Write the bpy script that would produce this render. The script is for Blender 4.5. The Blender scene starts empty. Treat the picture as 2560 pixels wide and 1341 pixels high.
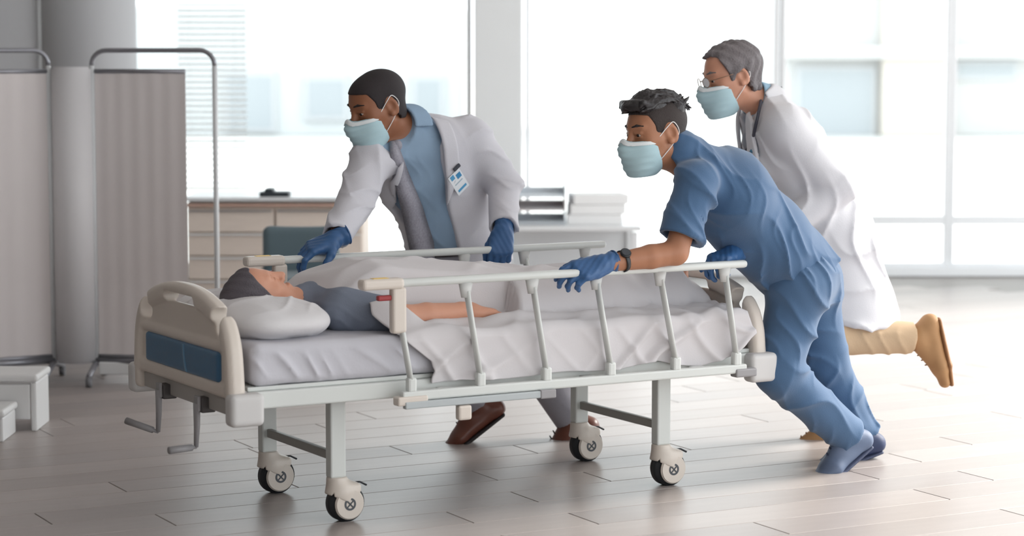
import bpy, bmesh, math, random
import numpy as np
from mathutils import Vector, Matrix
random.seed(7); np.random.seed(7)
S = bpy.context.scene
COL = S.collection

# ------------------------------------------------------------------ camera
CAMH, FPX, HOR = 1.55, 5740.0, 126.0
PITCH = math.atan((670.5 - HOR) / FPX)
cam = bpy.data.cameras.new('camera'); camo = bpy.data.objects.new('camera', cam)
COL.objects.link(camo); S.camera = camo
camo.location = (0, 0, CAMH); camo.rotation_euler = (math.pi/2 - PITCH, 0, 0)
cam.sensor_width = 36; cam.lens = 36 * FPX / 2560
cam.clip_end = 300
cam.dof.use_dof = True; cam.dof.focus_distance = 8.1; cam.dof.aperture_fstop = 2.2

# ------------------------------------------------------------------ light
w = bpy.data.worlds.new('world'); S.world = w; w.use_nodes = True
bg = w.node_tree.nodes['Background']
bg.inputs[0].default_value = (0.93, 0.975, 1.0, 1); bg.inputs[1].default_value = 1.5
sl = bpy.data.lights.new('sun', 'SUN'); sl.energy = 4.6; sl.angle = math.radians(25); sl.color = (1, .96, .9)
so = bpy.data.objects.new('sun', sl); COL.objects.link(so)
so.rotation_euler = Vector((-0.75, -0.45, -0.62)).to_track_quat('-Z', 'Y').to_euler()
S.view_settings.view_transform = 'Standard'; S.view_settings.look = 'None'
S.view_settings.exposure = 0.82; S.view_settings.gamma = 1.0
S.view_settings.use_curve_mapping = False

# ------------------------------------------------------------------ helpers
cp, sp_ = math.cos(PITCH), math.sin(PITCH)
def ray(x, y):
    a = (x - 1280) / FPX; b = -(y - 670.5) / FPX
    return np.array([a, cp + b*sp_, -sp_ + b*cp])
def W(x, y, Y):
    d = ray(x, y); return np.array([0, 0, CAMH]) + d * (Y / d[1])
def G(x, y, z=0.0):
    d = ray(x, y); return np.array([0, 0, CAMH]) + d * ((z - CAMH) / d[2])
def nrm(v): v = np.asarray(v, float); return v / np.linalg.norm(v)
def lerp(a, b, t): return np.asarray(a) * (1-t) + np.asarray(b) * t
def lin(c): return tuple(((v/255)/12.92 if v/255 <= .04045 else ((v/255+.055)/1.055)**2.4) for v in c) + (1.0,)

MATS = {}
def mat(name, rgb, rough=.6, bump=0, bscale=40, var=0, vscale=6, metal=0, sss=0, spec=.5, sheen=0, stretch=None, emit=0):
    if name in MATS: return MATS[name]
    m = bpy.data.materials.new(name); m.use_nodes = True; nt = m.node_tree; b = nt.nodes['Principled BSDF']
    c = lin(rgb); b.inputs['Base Color'].default_value = c
    b.inputs['Roughness'].default_value = rough; b.inputs['Metallic'].default_value = metal
    b.inputs['Specular IOR Level'].default_value = spec
    if sheen: b.inputs['Sheen Weight'].default_value = sheen
    if sss:
        b.inputs['Subsurface Weight'].default_value = sss; b.inputs['Subsurface Radius'].default_value = (.012, .005, .003)
        b.inputs['Subsurface Scale'].default_value = 1.0
    if emit:
        b.inputs['Emission Color'].default_value = c; b.inputs['Emission Strength'].default_value = emit
    if bump or var:
        tc = nt.nodes.new('ShaderNodeTexCoord'); mp = nt.nodes.new('ShaderNodeMapping')
        nt.links.new(tc.outputs['Object'], mp.inputs[0])
        if stretch: mp.inputs['Scale'].default_value = stretch
    if bump:
        n = nt.nodes.new('ShaderNodeTexNoise'); n.inputs['Scale'].default_value = bscale; n.inputs['Detail'].default_value = 4
        nt.links.new(mp.outputs[0], n.inputs['Vector'])
        bp = nt.nodes.new('ShaderNodeBump'); bp.inputs['Strength'].default_value = bump; bp.inputs['Distance'].default_value = .01
        nt.links.new(n.outputs['Fac'], bp.inputs['Height']); nt.links.new(bp.outputs[0], b.inputs['Normal'])
    if var:
        n2 = nt.nodes.new('ShaderNodeTexNoise'); n2.inputs['Scale'].default_value = vscale; n2.inputs['Detail'].default_value = 5
        nt.links.new(mp.outputs[0], n2.inputs['Vector'])
        mx = nt.nodes.new('ShaderNodeMix'); mx.data_type = 'RGBA'
        mx.inputs[6].default_value = tuple(v*(1-var) for v in c[:3]) + (1,); mx.inputs[7].default_value = tuple(min(1, v*(1+var)) for v in c[:3]) + (1,)
        nt.links.new(n2.outputs['Fac'], mx.inputs[0]); nt.links.new(mx.outputs[2], b.inputs['Base Color'])
    MATS[name] = m; return m

def add(name, me, m=None, parent=None):
    o = bpy.data.objects.new(name, me); COL.objects.link(o)
    if m and not me.materials: me.materials.append(m)
    if parent: o.parent = parent
    return o
def empty(name, loc=(0,0,0), rz=0, parent=None):
    o = bpy.data.objects.new(name, None); COL.objects.link(o); o.location = loc; o.rotation_euler = (0,0,rz)
    o.empty_display_size = .1
    if parent: o.parent = parent
    return o
def tag(o, label=None, cat=None, group=None, kind=None):
    if label: o['label'] = label
    if cat: o['category'] = cat
    if group: o['group'] = group
    if kind: o['kind'] = kind
    return o
def smooth(me, ang=None):
    me.polygons.foreach_set('use_smooth', [True]*len(me.polygons)); me.update()
def mesh_np(name, V, F, M=None):
    V = np.asarray(V, np.float32); F = np.asarray(F, np.int32)
    if M is not None: V = V @ np.asarray(M[0], np.float32).T + np.asarray(M[1], np.float32)
    me = bpy.data.meshes.new(name); k = F.shape[1]
    me.vertices.add(len(V)); me.vertices.foreach_set('co', V.ravel())
    me.loops.add(F.size); me.loops.foreach_set('vertex_index', F.ravel())
    me.polygons.add(len(F)); me.polygons.foreach_set('loop_start', np.arange(len(F), dtype=np.int32)*k)
    me.polygons.foreach_set('use_smooth', np.ones(len(F), bool))
    me.update(calc_edges=True); me.validate(); return me
def bm_done(bm, name, shade=False):
    bmesh.ops.recalc_face_normals(bm, faces=bm.faces)
    me = bpy.data.meshes.new(name); bm.to_mesh(me); bm.free()
    if shade: smooth(me)
    return me
def bbox(bm, c, s, rot=None, bev=0, seg=2):
    r = bmesh.ops.create_cube(bm, size=1); vs = r['verts']
    M = Matrix.Translation(Vector(c)) @ (rot.to_4x4() if rot is not None else Matrix.Identity(4)) @ Matrix.Diagonal((s[0], s[1], s[2], 1))
    bmesh.ops.transform(bm, matrix=M, verts=vs)
    if bev:
        es = list({e for v in vs for e in v.link_edges})
        bmesh.ops.bevel(bm, geom=es, offset=bev, segments=seg, affect='EDGES', profile=.5)
def box(name, c, s, m, parent=None, bev=.004, rot=None, seg=2):
    bm = bmesh.new(); bbox(bm, c, s, rot, bev, seg); return add(name, bm_done(bm, name), m, parent)
def tube_mesh(name, pts, r, seg=12, closed=False, caps=True, flat=1.0):
    pts = [Vector(p) for p in pts]; n = len(pts); rs = r if hasattr(r, '__len__') else [r]*n
    V, F = [], []; up = Vector((0,0,1)); prev = None
    for i, p in enumerate(pts):
        a = pts[(i-1) % n] if (closed or i > 0) else p; b = pts[(i+1) % n] if (closed or i < n-1) else p
        t = (b-a).normalized()
        if prev is None:
            x = t.cross(up); x = x.normalized() if x.length > 1e-3 else t.cross(Vector((1,0,0))).normalized()
        else:
            x = prev - t*prev.dot(t); x.normalize()
        prev = x; y = t.cross(x)
        for k in range(seg):
            a_ = 2*math.pi*k/seg; V.append(p + x*math.cos(a_)*rs[i] + y*math.sin(a_)*rs[i]*flat)
    for i in range(n if closed else n-1):
        j = (i+1) % n
        for k in range(seg):
            l = (k+1) % seg; F.append((i*seg+k, i*seg+l, j*seg+l, j*seg+k))
    if caps and not closed:
        F.append(tuple(range(seg-1, -1, -1))); F.append(tuple(range((n-1)*seg, n*seg)))
    me = bpy.data.meshes.new(name); me.from_pydata(V, [], F); smooth(me); return me
def tube(name, pts, r, m, parent=None, seg=12, closed=False, flat=1.0):
    return add(name, tube_mesh(name, pts, r, seg, closed, True, flat), m, parent)
def cyl(name, a, b, r, m, parent=None, seg=24, bev=0):
    a, b = Vector(a), Vector(b); bm = bmesh.new()
    r_ = bmesh.ops.create_cone(bm, cap_ends=True, segments=seg, radius1=r, radius2=r, depth=(b-a).length)
    if bev: bmesh.ops.bevel(bm, geom=[e for e in bm.edges if len(e.link_faces) == 2 and e.calc_face_angle() > 1], offset=bev, segments=2, affect='EDGES')
    bmesh.ops.transform(bm, matrix=Matrix.Translation((a+b)/2) @ (b-a).to_track_quat('Z', 'Y').to_matrix().to_4x4(), verts=bm.verts)
    me = bm_done(bm, name)
    for p in me.polygons: p.use_smooth = len(p.vertices) == 4
    return add(name, me, m, parent)
def rotz(a): return Matrix.Rotation(a, 3, 'Z')

# ------------------------------------------------------------------ implicit surfaces
def smin(a, b, k):
    if k <= 0: return np.minimum(a, b)
    h = np.clip(.5 + .5*(b-a)/k, 0, 1); return b + (a-b)*h - k*h*(1-h)
def smax(a, b, k): return -smin(-a, -b, k)
F32 = lambda v: np.asarray(v, np.float32)
def rc(a, b, ra, rb):
    a, b = F32(a), F32(b); ba = b-a; L = max(float(ba@ba), 1e-9)
    def f(P):
        q = P-a; t = np.clip(q@ba/L, 0, 1); q = q - t[:, None]*ba
        return np.sqrt((q*q).sum(1)) - (ra + (rb-ra)*t)
    return f
def fc(a, b, ra, rb, wax, fa, fb=None):
    """tapered bar with an elliptic section: ra/rb half width along wax, fa/fb depth ratio"""
    a, b = F32(a), F32(b); ba = b-a; L = max(float(ba@ba), 1e-9); fb = fa if fb is None else fb
    ax = ba/math.sqrt(L); wax = F32(wax); wax = wax - ax*(wax@ax); wax /= np.linalg.norm(wax); o = np.cross(ax, wax).astype(np.float32)
    def f(P):
        q = P-a; t = np.clip(q@ba/L, 0, 1); e = (q@ax) - t*math.sqrt(L); fl = fa+(fb-fa)*t
        s = q@wax; d = (q@o)/fl
        return (np.sqrt(s*s+d*d+(e/fl)**2) - (ra+(rb-ra)*t))*np.minimum(fl, 1)
    return f
def cut(f, p, n):
    p, n = F32(p), F32(nrm(n)); return lambda P: np.maximum(f(P), (P-p)@n)
def ell(c, r, R=None):
    c, r = F32(c), F32(r)
    def f(P):
        q = P-c
        if R is not None: q = q@F32(R)
        k0 = np.sqrt(((q/r)**2).sum(1)); k1 = np.sqrt(((q/(r*r))**2).sum(1)) + 1e-9
        return k0*(k0-1)/k1
    return f
def rbx(c, s, r=.01, R=None):
    c, s = F32(c), F32(s)
    def f(P):
        q = P-c
        if R is not None: q = q@F32(R)
        q = np.abs(q) - (s-r); m = np.maximum(q, 0)
        return np.sqrt((m*m).sum(1)) + np.minimum(q.max(1), 0) - r
    return f
def in_frame(f, c, A, s=1.0):
    c, A = F32(c), F32(A); return lambda P: f(((P-c)@A)/s)*s
def ev(ops, P, disp=None):
    d = np.full(len(P), 9., np.float32)
    for o in ops:
        k = o[2] if len(o) > 2 else 0; v = o[1](P)
        d = smin(d, v, k) if o[0] == 'u' else (smax(d, -v, k) if o[0] == 's' else smax(d, v, k))
    return d + (disp(P) if disp else 0)
def sdf_arrays(ops, lo, hi, h, disp=None, damp=.01):
    lo = F32(lo); hi = F32(hi); B = 8
    n = np.ceil((hi-lo)/(h*B)).astype(int) + 1
    g = np.stack(np.meshgrid(*[np.arange(k) for k in n], indexing='ij'), -1).reshape(-1, 3)
    ctr = (lo + (g*B + (B-1)/2)*h).astype(np.float32); R = h*B*.87
    acc = np.full(len(ctr), 9., np.float32); need = []
    for o in ops:
        k = o[2] if len(o) > 2 else 0; v = o[1](ctr).astype(np.float32)
        if o[0] == 'u': need.append(v - acc < k + 2.6*R); acc = smin(acc, v, k)
        elif o[0] == 's': need.append(-v - acc > -(k + 2.6*R)); acc = smax(acc, -v, k)
        else: need.append(v - acc > -(k + 2.6*R)); acc = smax(acc, v, k)
    keep = np.abs(acc) < R*1.45 + damp
    ids = np.nonzero(keep)[0]
    off = np.stack(np.meshgrid(*[np.arange(B)]*3, indexing='ij'), -1).reshape(-1, 3)
    idx = (g[ids]*B)[:, None, :] + off[None]
    P = (lo + idx*np.float32(h)).astype(np.float32)
    D = np.full((len(ids), B**3), 9., np.float32)
    for o, nd in zip(ops, need):
        m = nd[ids]
        if not m.any(): continue
        k = o[2] if len(o) > 2 else 0
        v = o[1](P[m].reshape(-1, 3)).reshape(-1, B**3); d = D[m]
        D[m] = smin(d, v, k) if o[0] == 'u' else (smax(d, -v, k) if o[0] == 's' else smax(d, v, k))
    if disp: D += disp(P.reshape(-1, 3)).reshape(D.shape)
    dense = np.repeat(np.repeat(np.repeat(acc.reshape(n), B, 0), B, 1), B, 2)
    dense[idx[..., 0], idx[..., 1], idx[..., 2]] = D
    # surface nets
    s = dense < 0; N = dense.shape
    cnt = np.zeros([k-1 for k in N], np.uint8)
    cor = [(i, j, k) for i in (0, 1) for j in (0, 1) for k in (0, 1)]
    for i, j, k in cor: cnt += s[i:N[0]-1+i, j:N[1]-1+j, k:N[2]-1+k]
    cells = np.argwhere((cnt > 0) & (cnt < 8))
    val = np.stack([dense[cells[:, 0]+i, cells[:, 1]+j, cells[:, 2]+k] for i, j, k in cor], 1)
    pos = np.zeros((len(cells), 3), np.float32); num = np.zeros(len(cells), np.float32); ca = np.array(cor, np.float32)
    for a in range(8):
        for b in range(a+1, 8):
            if np.abs(ca[a]-ca[b]).sum() != 1: continue
            va, vb = val[:, a], val[:, b]; m = (va < 0) != (vb < 0)
            t = (va[m]/(va[m]-vb[m]))[:, None]; pos[m] += ca[a] + (ca[b]-ca[a])*t; num[m] += 1
    V = lo + (cells + pos/num[:, None])*np.float32(h)
    vid = np.full(cnt.shape, -1, np.int32); vid[cells[:, 0], cells[:, 1], cells[:, 2]] = np.arange(len(cells))
    Q = []
    for ax in range(3):
        u, v = (ax+1) % 3, (ax+2) % 3
        sl0 = [slice(None)]*3; sl1 = [slice(None)]*3; sl0[ax] = slice(0, -1); sl1[ax] = slice(1, None)
        A, Bs = s[tuple(sl0)], s[tuple(sl1)]
        for sign in (0, 1):
            e = np.argwhere(A & ~Bs if sign == 0 else ~A & Bs)
            e = e[(e[:, u] > 0) & (e[:, v] > 0) & (e[:, u] < N[u]-1) & (e[:, v] < N[v]-1)]
            q = []
            for du, dv in ((-1, -1), (0, -1), (0, 0), (-1, 0)):
                c = e.copy(); c[:, u] += du; c[:, v] += dv; q.append(vid[c[:, 0], c[:, 1], c[:, 2]])
            q = np.stack(q, 1); Q.append(q if sign == 0 else q[:, ::-1])
    Q = np.concatenate(Q); Q = Q[(Q >= 0).all(1)]
    return V, Q
def sdf(name, ops, lo, hi, h, m=None, parent=None, disp=None, M=None, damp=.01):
    V, Q = sdf_arrays(ops, lo, hi, h, disp, damp)
    return add(name, mesh_np(name, V, Q, M), m, parent)
def trace(px, py, ops, Y0, Y1):
    d = ray(px, py); d = d/np.linalg.norm(d); o = np.array([0, 0, CAMH]); t = Y0/d[1]
    for _ in range(160):
        v = float(ev(ops, F32([o+d*t]))[0])
        if v < .0008: break
        t += max(v*.7, .0008)
        if t > Y1/d[1]: return None
    p = o+d*t; e = .004
    g = np.array([float((ev(ops, F32([p+e*ax]))-ev(ops, F32([p-e*ax])))[0]) for ax in np.eye(3)])
    return p, nrm(g)

# ================================================================== SETTING
YB = 15.8
def bx_at(px, Y): return W(px, HOR, Y)[0]
def struct(o): o['kind'] = 'structure'; return o
m_floor = mat('vinyl_plank', (196, 188, 184), .34, bump=.05, bscale=30, var=.10, vscale=3, spec=.5, stretch=(1, 9, 1))
m_sub = mat('floor_joint', (150, 144, 140), .5)
m_wall = mat('painted_wall', (222, 222, 225), .8, bump=.03, bscale=90)
m_ceil = mat('ceiling_paint', (238, 238, 238), .9, bump=.03, bscale=60)
m_frame = mat('window_frame_metal', (240, 242, 244), .45, bump=.02)
def glass_mat():
    m = bpy.data.materials.new('window_glass'); m.use_nodes = True; nt = m.node_tree; nt.nodes.clear()
    o = nt.nodes.new('ShaderNodeOutputMaterial'); t = nt.nodes.new('ShaderNodeBsdfTransparent'); g = nt.nodes.new('ShaderNodeBsdfGlossy'); x = nt.nodes.new('ShaderNodeMixShader')
    fr = nt.nodes.new('ShaderNodeFresnel'); fr.inputs[0].default_value = 1.3
    t.inputs[0].default_value = (.96, .98, .98, 1); g.inputs['Roughness'].default_value = .03
    nt.links.new(fr.outputs[0], x.inputs[0]); nt.links.new(t.outputs[0], x.inputs[1]); nt.links.new(g.outputs[0], x.inputs[2]); nt.links.new(x.outputs[0], o.inputs[0])
    return m
m_glass = glass_mat()

FYAW = math.radians(28)
floor = struct(box('floor', (.6, 7.4, -.03), (14, 17.1, .05), m_sub, None, 0)); floor.location = (0, 0, 0)
PL, PW = 1.65, .21
plank_me = []
for k in range(4):
    bm = bmesh.new(); bbox(bm, (0, 0, 0), (PL-.004, PW-.004, .010), None, .0015, 1); me = bm_done(bm, 'plank')
    mk = mat('vinyl_plank_%d' % k, [(170, 161, 157), (166, 157, 153), (174, 165, 161), (163, 155, 152)][k], .36, bump=.06, bscale=25, var=.10, vscale=2.5, stretch=(1, 9, 1))
    me.materials.append(mk); plank_me.append(me)
rnd = random.Random(3); pc = []
for j in range(-70, 71):
    o_ = rnd.random()*PL
    for i in range(-12, 13):
        a, b = i*PL+o_, j*PW
        x = math.cos(FYAW)*a - math.sin(FYAW)*b + .3; y = 8.5 + math.sin(FYAW)*a + math.cos(FYAW)*b
        if 4.5 < y < 15.1 and abs(x) < y*.225 + 2.6: pc.append((0 if (y > 6.5 and abs(x) < y*.225 + .75) else 1, y, x, rnd.randrange(4)))
pc.sort()
for _, y, x, k in pc[:300]:
    p = add('plank', plank_me[k], None, floor); p.location = (x, y, -.005+.001); p.rotation_euler = (0, 0, FYAW)
if len(pc) > 300:
    bm = bmesh.new()
    for _, y, x, k in pc[300:]: bbox(bm, (x, y, -.004), (PL-.004, PW-.004, .010), rotz(FYAW), 0)
    tag(add('plank_field', bm_done(bm, 'plank_field'), MATS['vinyl_plank_0'], floor), kind='stuff')
XL, XR = -5.0, 7.2
m_side = mat('dimming_wall_grey', (150, 144, 140), .8, bump=.03, bscale=90)  # grey for the unseen walls, darkened to cut bounce on the left
struct(box('wall_left', (XL-.1, 7.2, 1.65), (.2, 17.4, 3.34), m_side, None, 0))
xa = bx_at(100, YB)
struct(box('wall_back', ((XL+xa)/2, YB+.1, 1.65), (xa-XL, .2, 3.34), m_wall, None, 0))
XC = 4.4
struct(box('ceiling_shade', ((XL+XC)/2, 7.2, 3.4), (XC-XL+.4, 17.4, .12), m_ceil, None, 0))  # unseen slab, right edge placed so sun reaches only the right-hand floor
struct(box('wall_front_shade', ((XL+1.5)/2, -1.6, 1.65), (1.5-XL, .2, 3.34), m_side, None, 0))  # unseen wall behind the camera, kept to darken the left side
# round column beside the screen
bm = bmesh.new(); bmesh.ops.create_cone(bm, cap_ends=True, segments=48, radius1=.27, radius2=.27, depth=3.34)
bmesh.ops.translate(bm, verts=bm.verts, vec=(-2.42, 13.2, 1.67)); me = bm_done(bm, 'column'); smooth(me)
tag(struct(add('column', me, mat('column_paint', (196, 197, 200), .7, bump=.03))), 'round grey column behind the folding screen', 'column')
# pillar between the glazed bays
xp0, xp1 = bx_at(1186, YB), bx_at(1306, YB)
struct(box('wall_pillar', ((xp0+xp1)/2, YB, 1.65), (xp1-xp0, .3, 3.34), mat('pillar_white', (250, 252, 253), .7), None, .01))
def window(n, x0, x1, z0, z1, cols, bars=()):
    r = empty('window_%d' % n, ((x0+x1)/2, YB, z0)); r['kind'] = 'structure'; cx = (x0+x1)/2; t = .032
    for nm, c, s in (('frame_bar', (x0+t/2-cx, 0, (z1-z0)/2), (t, .09, z1-z0)), ('frame_bar', (x1-t/2-cx, 0, (z1-z0)/2), (t, .09, z1-z0)),
                     ('frame_bar', (0, 0, t/2), (x1-x0-2*t, .09, t)), ('frame_bar', (0, 0, z1-z0-t/2), (x1-x0-2*t, .09, t))):
        box(nm, c, s, m_frame, r, .006)
    wd = (x1-x0-2*t)/cols
    zs = [t] + [b-z0 for b in bars] + [z1-z0-t]
    for i in range(cols):
        xa_ = x0+t+i*wd-cx
        if i: box('mullion', (xa_, 0, (z1-z0)/2), (.035, .07, z1-z0-2*t), m_frame, r, .004)
        for a, b in zip(zs[:-1], zs[1:]): box('pane', (xa_+wd/2, 0, (a+b)/2), (wd-.036, .008, b-a-.03), m_glass, r, 0)
    for b in bars: box('transom', (0, 0, b-z0), (x1-x0-2*t, .085, .06), m_frame, r, .005)
    return r
window(1, xa, xp0-.02, .06, 3.3, 1)
window(2, xp1+.02, bx_at(1946, YB), .06, 3.3, 1)
window(3, bx_at(1950, YB), bx_at(2378, YB), .06, 3.3, 1, (.385,))
window(4, bx_at(2378, YB), XR, .06, 3.3, 2, (.385,))
struct(box('trim_1', ((xa+XR)/2, YB, .03), (XR-xa, .16, .06), m_frame, None, .004))

# ---- outside: pavement and pale buildings
m_ext = mat('pale_render', (201, 201, 200), .9, bump=.05)
m_extwin = mat('far_window_glass', (170, 176, 180), .25)
m_beige = mat('beige_render', (210, 203, 194), .9, bump=.05)
struct(box('pavement', (2, 59.95, -.055), (120, 88, .1), mat('outdoor_paving', (206, 206, 204), .9, bump=.1, var=.05), None, 0))
def building(label, x, y, wdt, hgt, wm, wins, dep=8):
    r = empty('building', (x, y, 0)); tag(r, label, 'building')
    box('facade', (0, dep/2, hgt/2), (wdt, dep, hgt), wm, r, .02)
    for (a, b, c, d) in wins:
        f = box('window', ((a+b)/2, -.03, (c+d)/2), (b-a, .12, d-c), mat('far_window_frame', (190, 192, 194), .5), r, .01)
        box('pane', ((a+b)/2, -.085, (c+d)/2), (b-a-.16, .03, d-c-.16), m_extwin, f, 0)
    return r
YE = 42.
ex = lambda px: bx_at(px, YE); ez = lambda py: CAMH - (py-HOR)*YE/FPX
cx = (ex(1960)+ex(2760))/2
r = building('beige and grey building outside the right-hand windows', cx, YE, ex(2760)-ex(1960), 9, m_ext,
    [(ex(1990)-cx, ex(2190)-cx, ez(345), ez(165)), (ex(2385)-cx, ex(2545)-cx, ez(200), ez(150)), (ex(1990)-cx, ex(2190)-cx, ez(480), ez(385)), (ex(2400)-cx, ex(2600)-cx, ez(480), ez(400))])
box('pilaster', ((ex(2200)+ex(2375))/2-cx, -.15, 4.5), (ex(2375)-ex(2200), .3, 9), m_beige, r, .02)
box('ledge', (0, -.2, ez(145)+.1), (ex(2760)-ex(1960), .5, .22), m_ext, r, .02)
box('ledge', (0, -.25, ez(600)), (ex(2760)-ex(1960), .5, .16), m_ext, r, .02)
c2 = (ex(300)+ex(1150))/2
building('white low building outside the left-hand windows', c2, YE, ex(1150)-ex(300), 2.35, mat('white_render', (200, 203, 204), .9),
    [(ex(560)-c2, ex(690)-c2, ez(330), ez(180)), (ex(760)-c2, ex(870)-c2, ez(300), ez(190)), (ex(1030)-c2, ex(1110)-c2, ez(330), ez(190))])

# ---- folding privacy screen at the left
m_tube = mat('screen_tube', (150, 150, 156), .35, metal=.6)
m_scr = mat('screen_fabric', (228, 221, 220), .85, bump=.05, bscale=120)
m_post = mat('screen_post', (226, 224, 226), .5); m_vt = mat('screen_upright', (222, 224, 226), .4)
YS = 10.7
def screen():
    r = empty('folding_screen', (-1.9, YS, 0)); tag(r, 'beige folding privacy screen in front of the grey column', 'screen')
    zt = CAMH; zb = CAMH-(893-HOR)*YS/FPX; zft = CAMH-(178-HOR)*YS/FPX
    xs = [(-150, 118, 10.45, 10.7), (236, 462, 10.7, 10.62)]
    def X(px, Y): return bx_at(px, Y)+1.9
    for pa, pb, ya, yb in xs:
        A = np.array([X(pa, ya), ya-YS]); Bq = np.array([X(pb, yb), yb-YS]); dv = Bq-A; L = np.linalg.norm(dv); ang = math.atan2(dv[1], dv[0])
        bm = bmesh.new(); n = 40
        for side in (-1, 1):
            vs = [[bm.verts.new((A[0]+dv[0]*i/n - math.sin(ang)*(side*.004+.0012*math.sin(i*.9)), A[1]+dv[1]*i/n + math.cos(ang)*(side*.004+.0012*math.sin(i*.9)), z)) for i in range(n+1)] for z in (zb, zft)]
            for i in range(n): bm.faces.new((vs[0][i], vs[0][i+1], vs[1][i+1], vs[1][i]))
        fp = add('fabric_panel', bm_done(bm, 'fabric_panel', True), m_scr, r)
        tube('hem_rod', [(A[0], A[1], zft), (Bq[0], Bq[1], zft)], .011, m_tube, r)
        tube('hem_rod', [(A[0], A[1], zb), (Bq[0], Bq[1], zb)], .011, m_tube, r)
    # frame tube with a rounded outer corner
    def frame(pa, pb, ya, yb, rl, rr):
        a = Vector((X(pa, ya), ya-YS, 0)); b = Vector((X(pb, yb), yb-YS, 0)); d = (b-a).normalized(); R = .07
        tube('upright', [a+Vector((0, 0, .09)), a+Vector((0, 0, zt-R))], .012, m_vt, r); tube('upright', [b+Vector((0, 0, .09)), b+Vector((0, 0, zt-R))], .012, m_vt, r)
        pts = [a+d*(R-R*math.cos(t)) + Vector((0, 0, zt-R+R*math.sin(t))) for t in [math.pi/2*i/6 for i in range(7)]]
        pts += [b-d*(R-R*math.cos(t)) + Vector((0, 0, zt-R+R*math.sin(t))) for t in [math.pi/2*(6-i)/6 for i in range(7)]]
        tube('frame_tube', pts, .011, m_tube, r)
        tube('frame_tube', [a+Vector((0, 0, .10)), b+Vector((0, 0, .10))], .016, m_tube, r)
        for q in (a, b):
            tube('foot', [q+Vector((.0, -.2, .05)), q+Vector((0, 0, .09)), q+Vector((0, .2, .05))], .014, m_tube, r)
            for s in (-.2, .2): cyl('caster', q+Vector((-.012, s, .026)), q+Vector((.012, s, .026)), .026, mat('grey_wheel', (120, 120, 124), .5), r, 16)
    frame(-160, 120, 10.43, 10.7, 0, 1); frame(228, 536, 10.7, 10.6, 1, 1)
    # wide hinge post between panels
    xq = (X(122, YS)+X(232, YS))/2
    cyl('hinge_post', (xq, .02, zb-.03), (xq, .02, zft+.02), .098, m_post, r, 40, .01)
    box('bottom_rail', ((X(236, 10.7)+X(462, 10.6))/2, -.02, zb-.055), (X(462, 10.6)-X(236, 10.7), .03, .06), mat('white_rail', (226, 226, 226), .35), r, .006)
screen()
# white step stool at the left edge
m_white = mat('white_plastic', (236, 236, 236), .4)
r = empty('step_stool', (-2.16, 9.25, 0)); tag(r, 'white two-step stool cut by the left picture edge', 'step stool')
def steps(r):
    for (x0, x1, y0, y1, z) in ((-.35, .23, .0, .28, .235), (-.35, .15, -.26, .0, .13)):
        box('tread', ((x0+x1)/2, (y0+y1)/2, z-.015), (x1-x0, y1-y0, .03), m_white, r, .012, seg=3)
        for x in (x0+.02, x1-.02): box('side_panel', (x, (y0+y1)/2, (z-.03)/2), (.025, y1-y0-.03, z-.03), m_white, r, .008)
        box('riser', ((x0+x1)/2, y0+.02, (z-.03)/2+.02), (x1-x0-.07, .015, z-.09), m_white, r, .004)
steps(r)

# ---- wooden cabinet, chair, table in the background
m_wood = mat('pale_wood', (240, 226, 214), .5, bump=.03, var=.06, vscale=3, stretch=(2, 2, 14))
m_top = mat('white_worktop', (240, 242, 244), .3)
m_edge = mat('white_edge', (236, 238, 240), .4)
YC = 13.0
x0, x1 = bx_at(462, YC), bx_at(905, YC); zt = CAMH-(492-HOR)*YC/FPX
cab = empty('drawer_cabinet', ((x0+x1)/2, YC, 0)); tag(cab, 'pale wooden drawer cabinet beneath the left window', 'cabinet')
cw = x1-x0
box('body', (0, .3, (zt-.03)/2), (cw, .56, zt-.03), m_wood, cab, .004)
box('upper_edge', (0, .005, zt-.045), (cw, .05, .016), mat('pink_wood_edge', (214, 178, 160), .5), cab, .002)
zz = zt-.065
for rw in range(4):
    h_ = .135
    for cl in range(2):
        d = box('drawer', (-cw/4+cl*cw/2, 0, zz-h_/2), (cw/2-.012, .03, h_-.008), m_wood, cab, .003)
        box('handle', (-cw/4+cl*cw/2, -.025, zz-.012), (cw/2-.03, .02, .008), m_edge if rw else mat('grey_edge', (140, 138, 138), .4), d, .002)
    zz -= h_
tag(box('worktop', ((x0+x1)/2, YC+.28, zt-.011), (cw+.04, .64, .022), m_top, None, .004), 'white worktop lying on the wooden drawer cabinet', 'worktop')
ph = empty('desk_phone', (bx_at(680, YC), YC+.1, zt)); tag(ph, 'dark desk phone on the white worktop', 'phone')
mdk = mat('dark_plastic', (52, 58, 64), .4)
box('base', (0, 0, .014), (.17, .14, .028), mdk, ph, .008); box('handset', (-.03, 0, .036), (.05, .15, .022), mdk, ph, .009)
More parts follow.
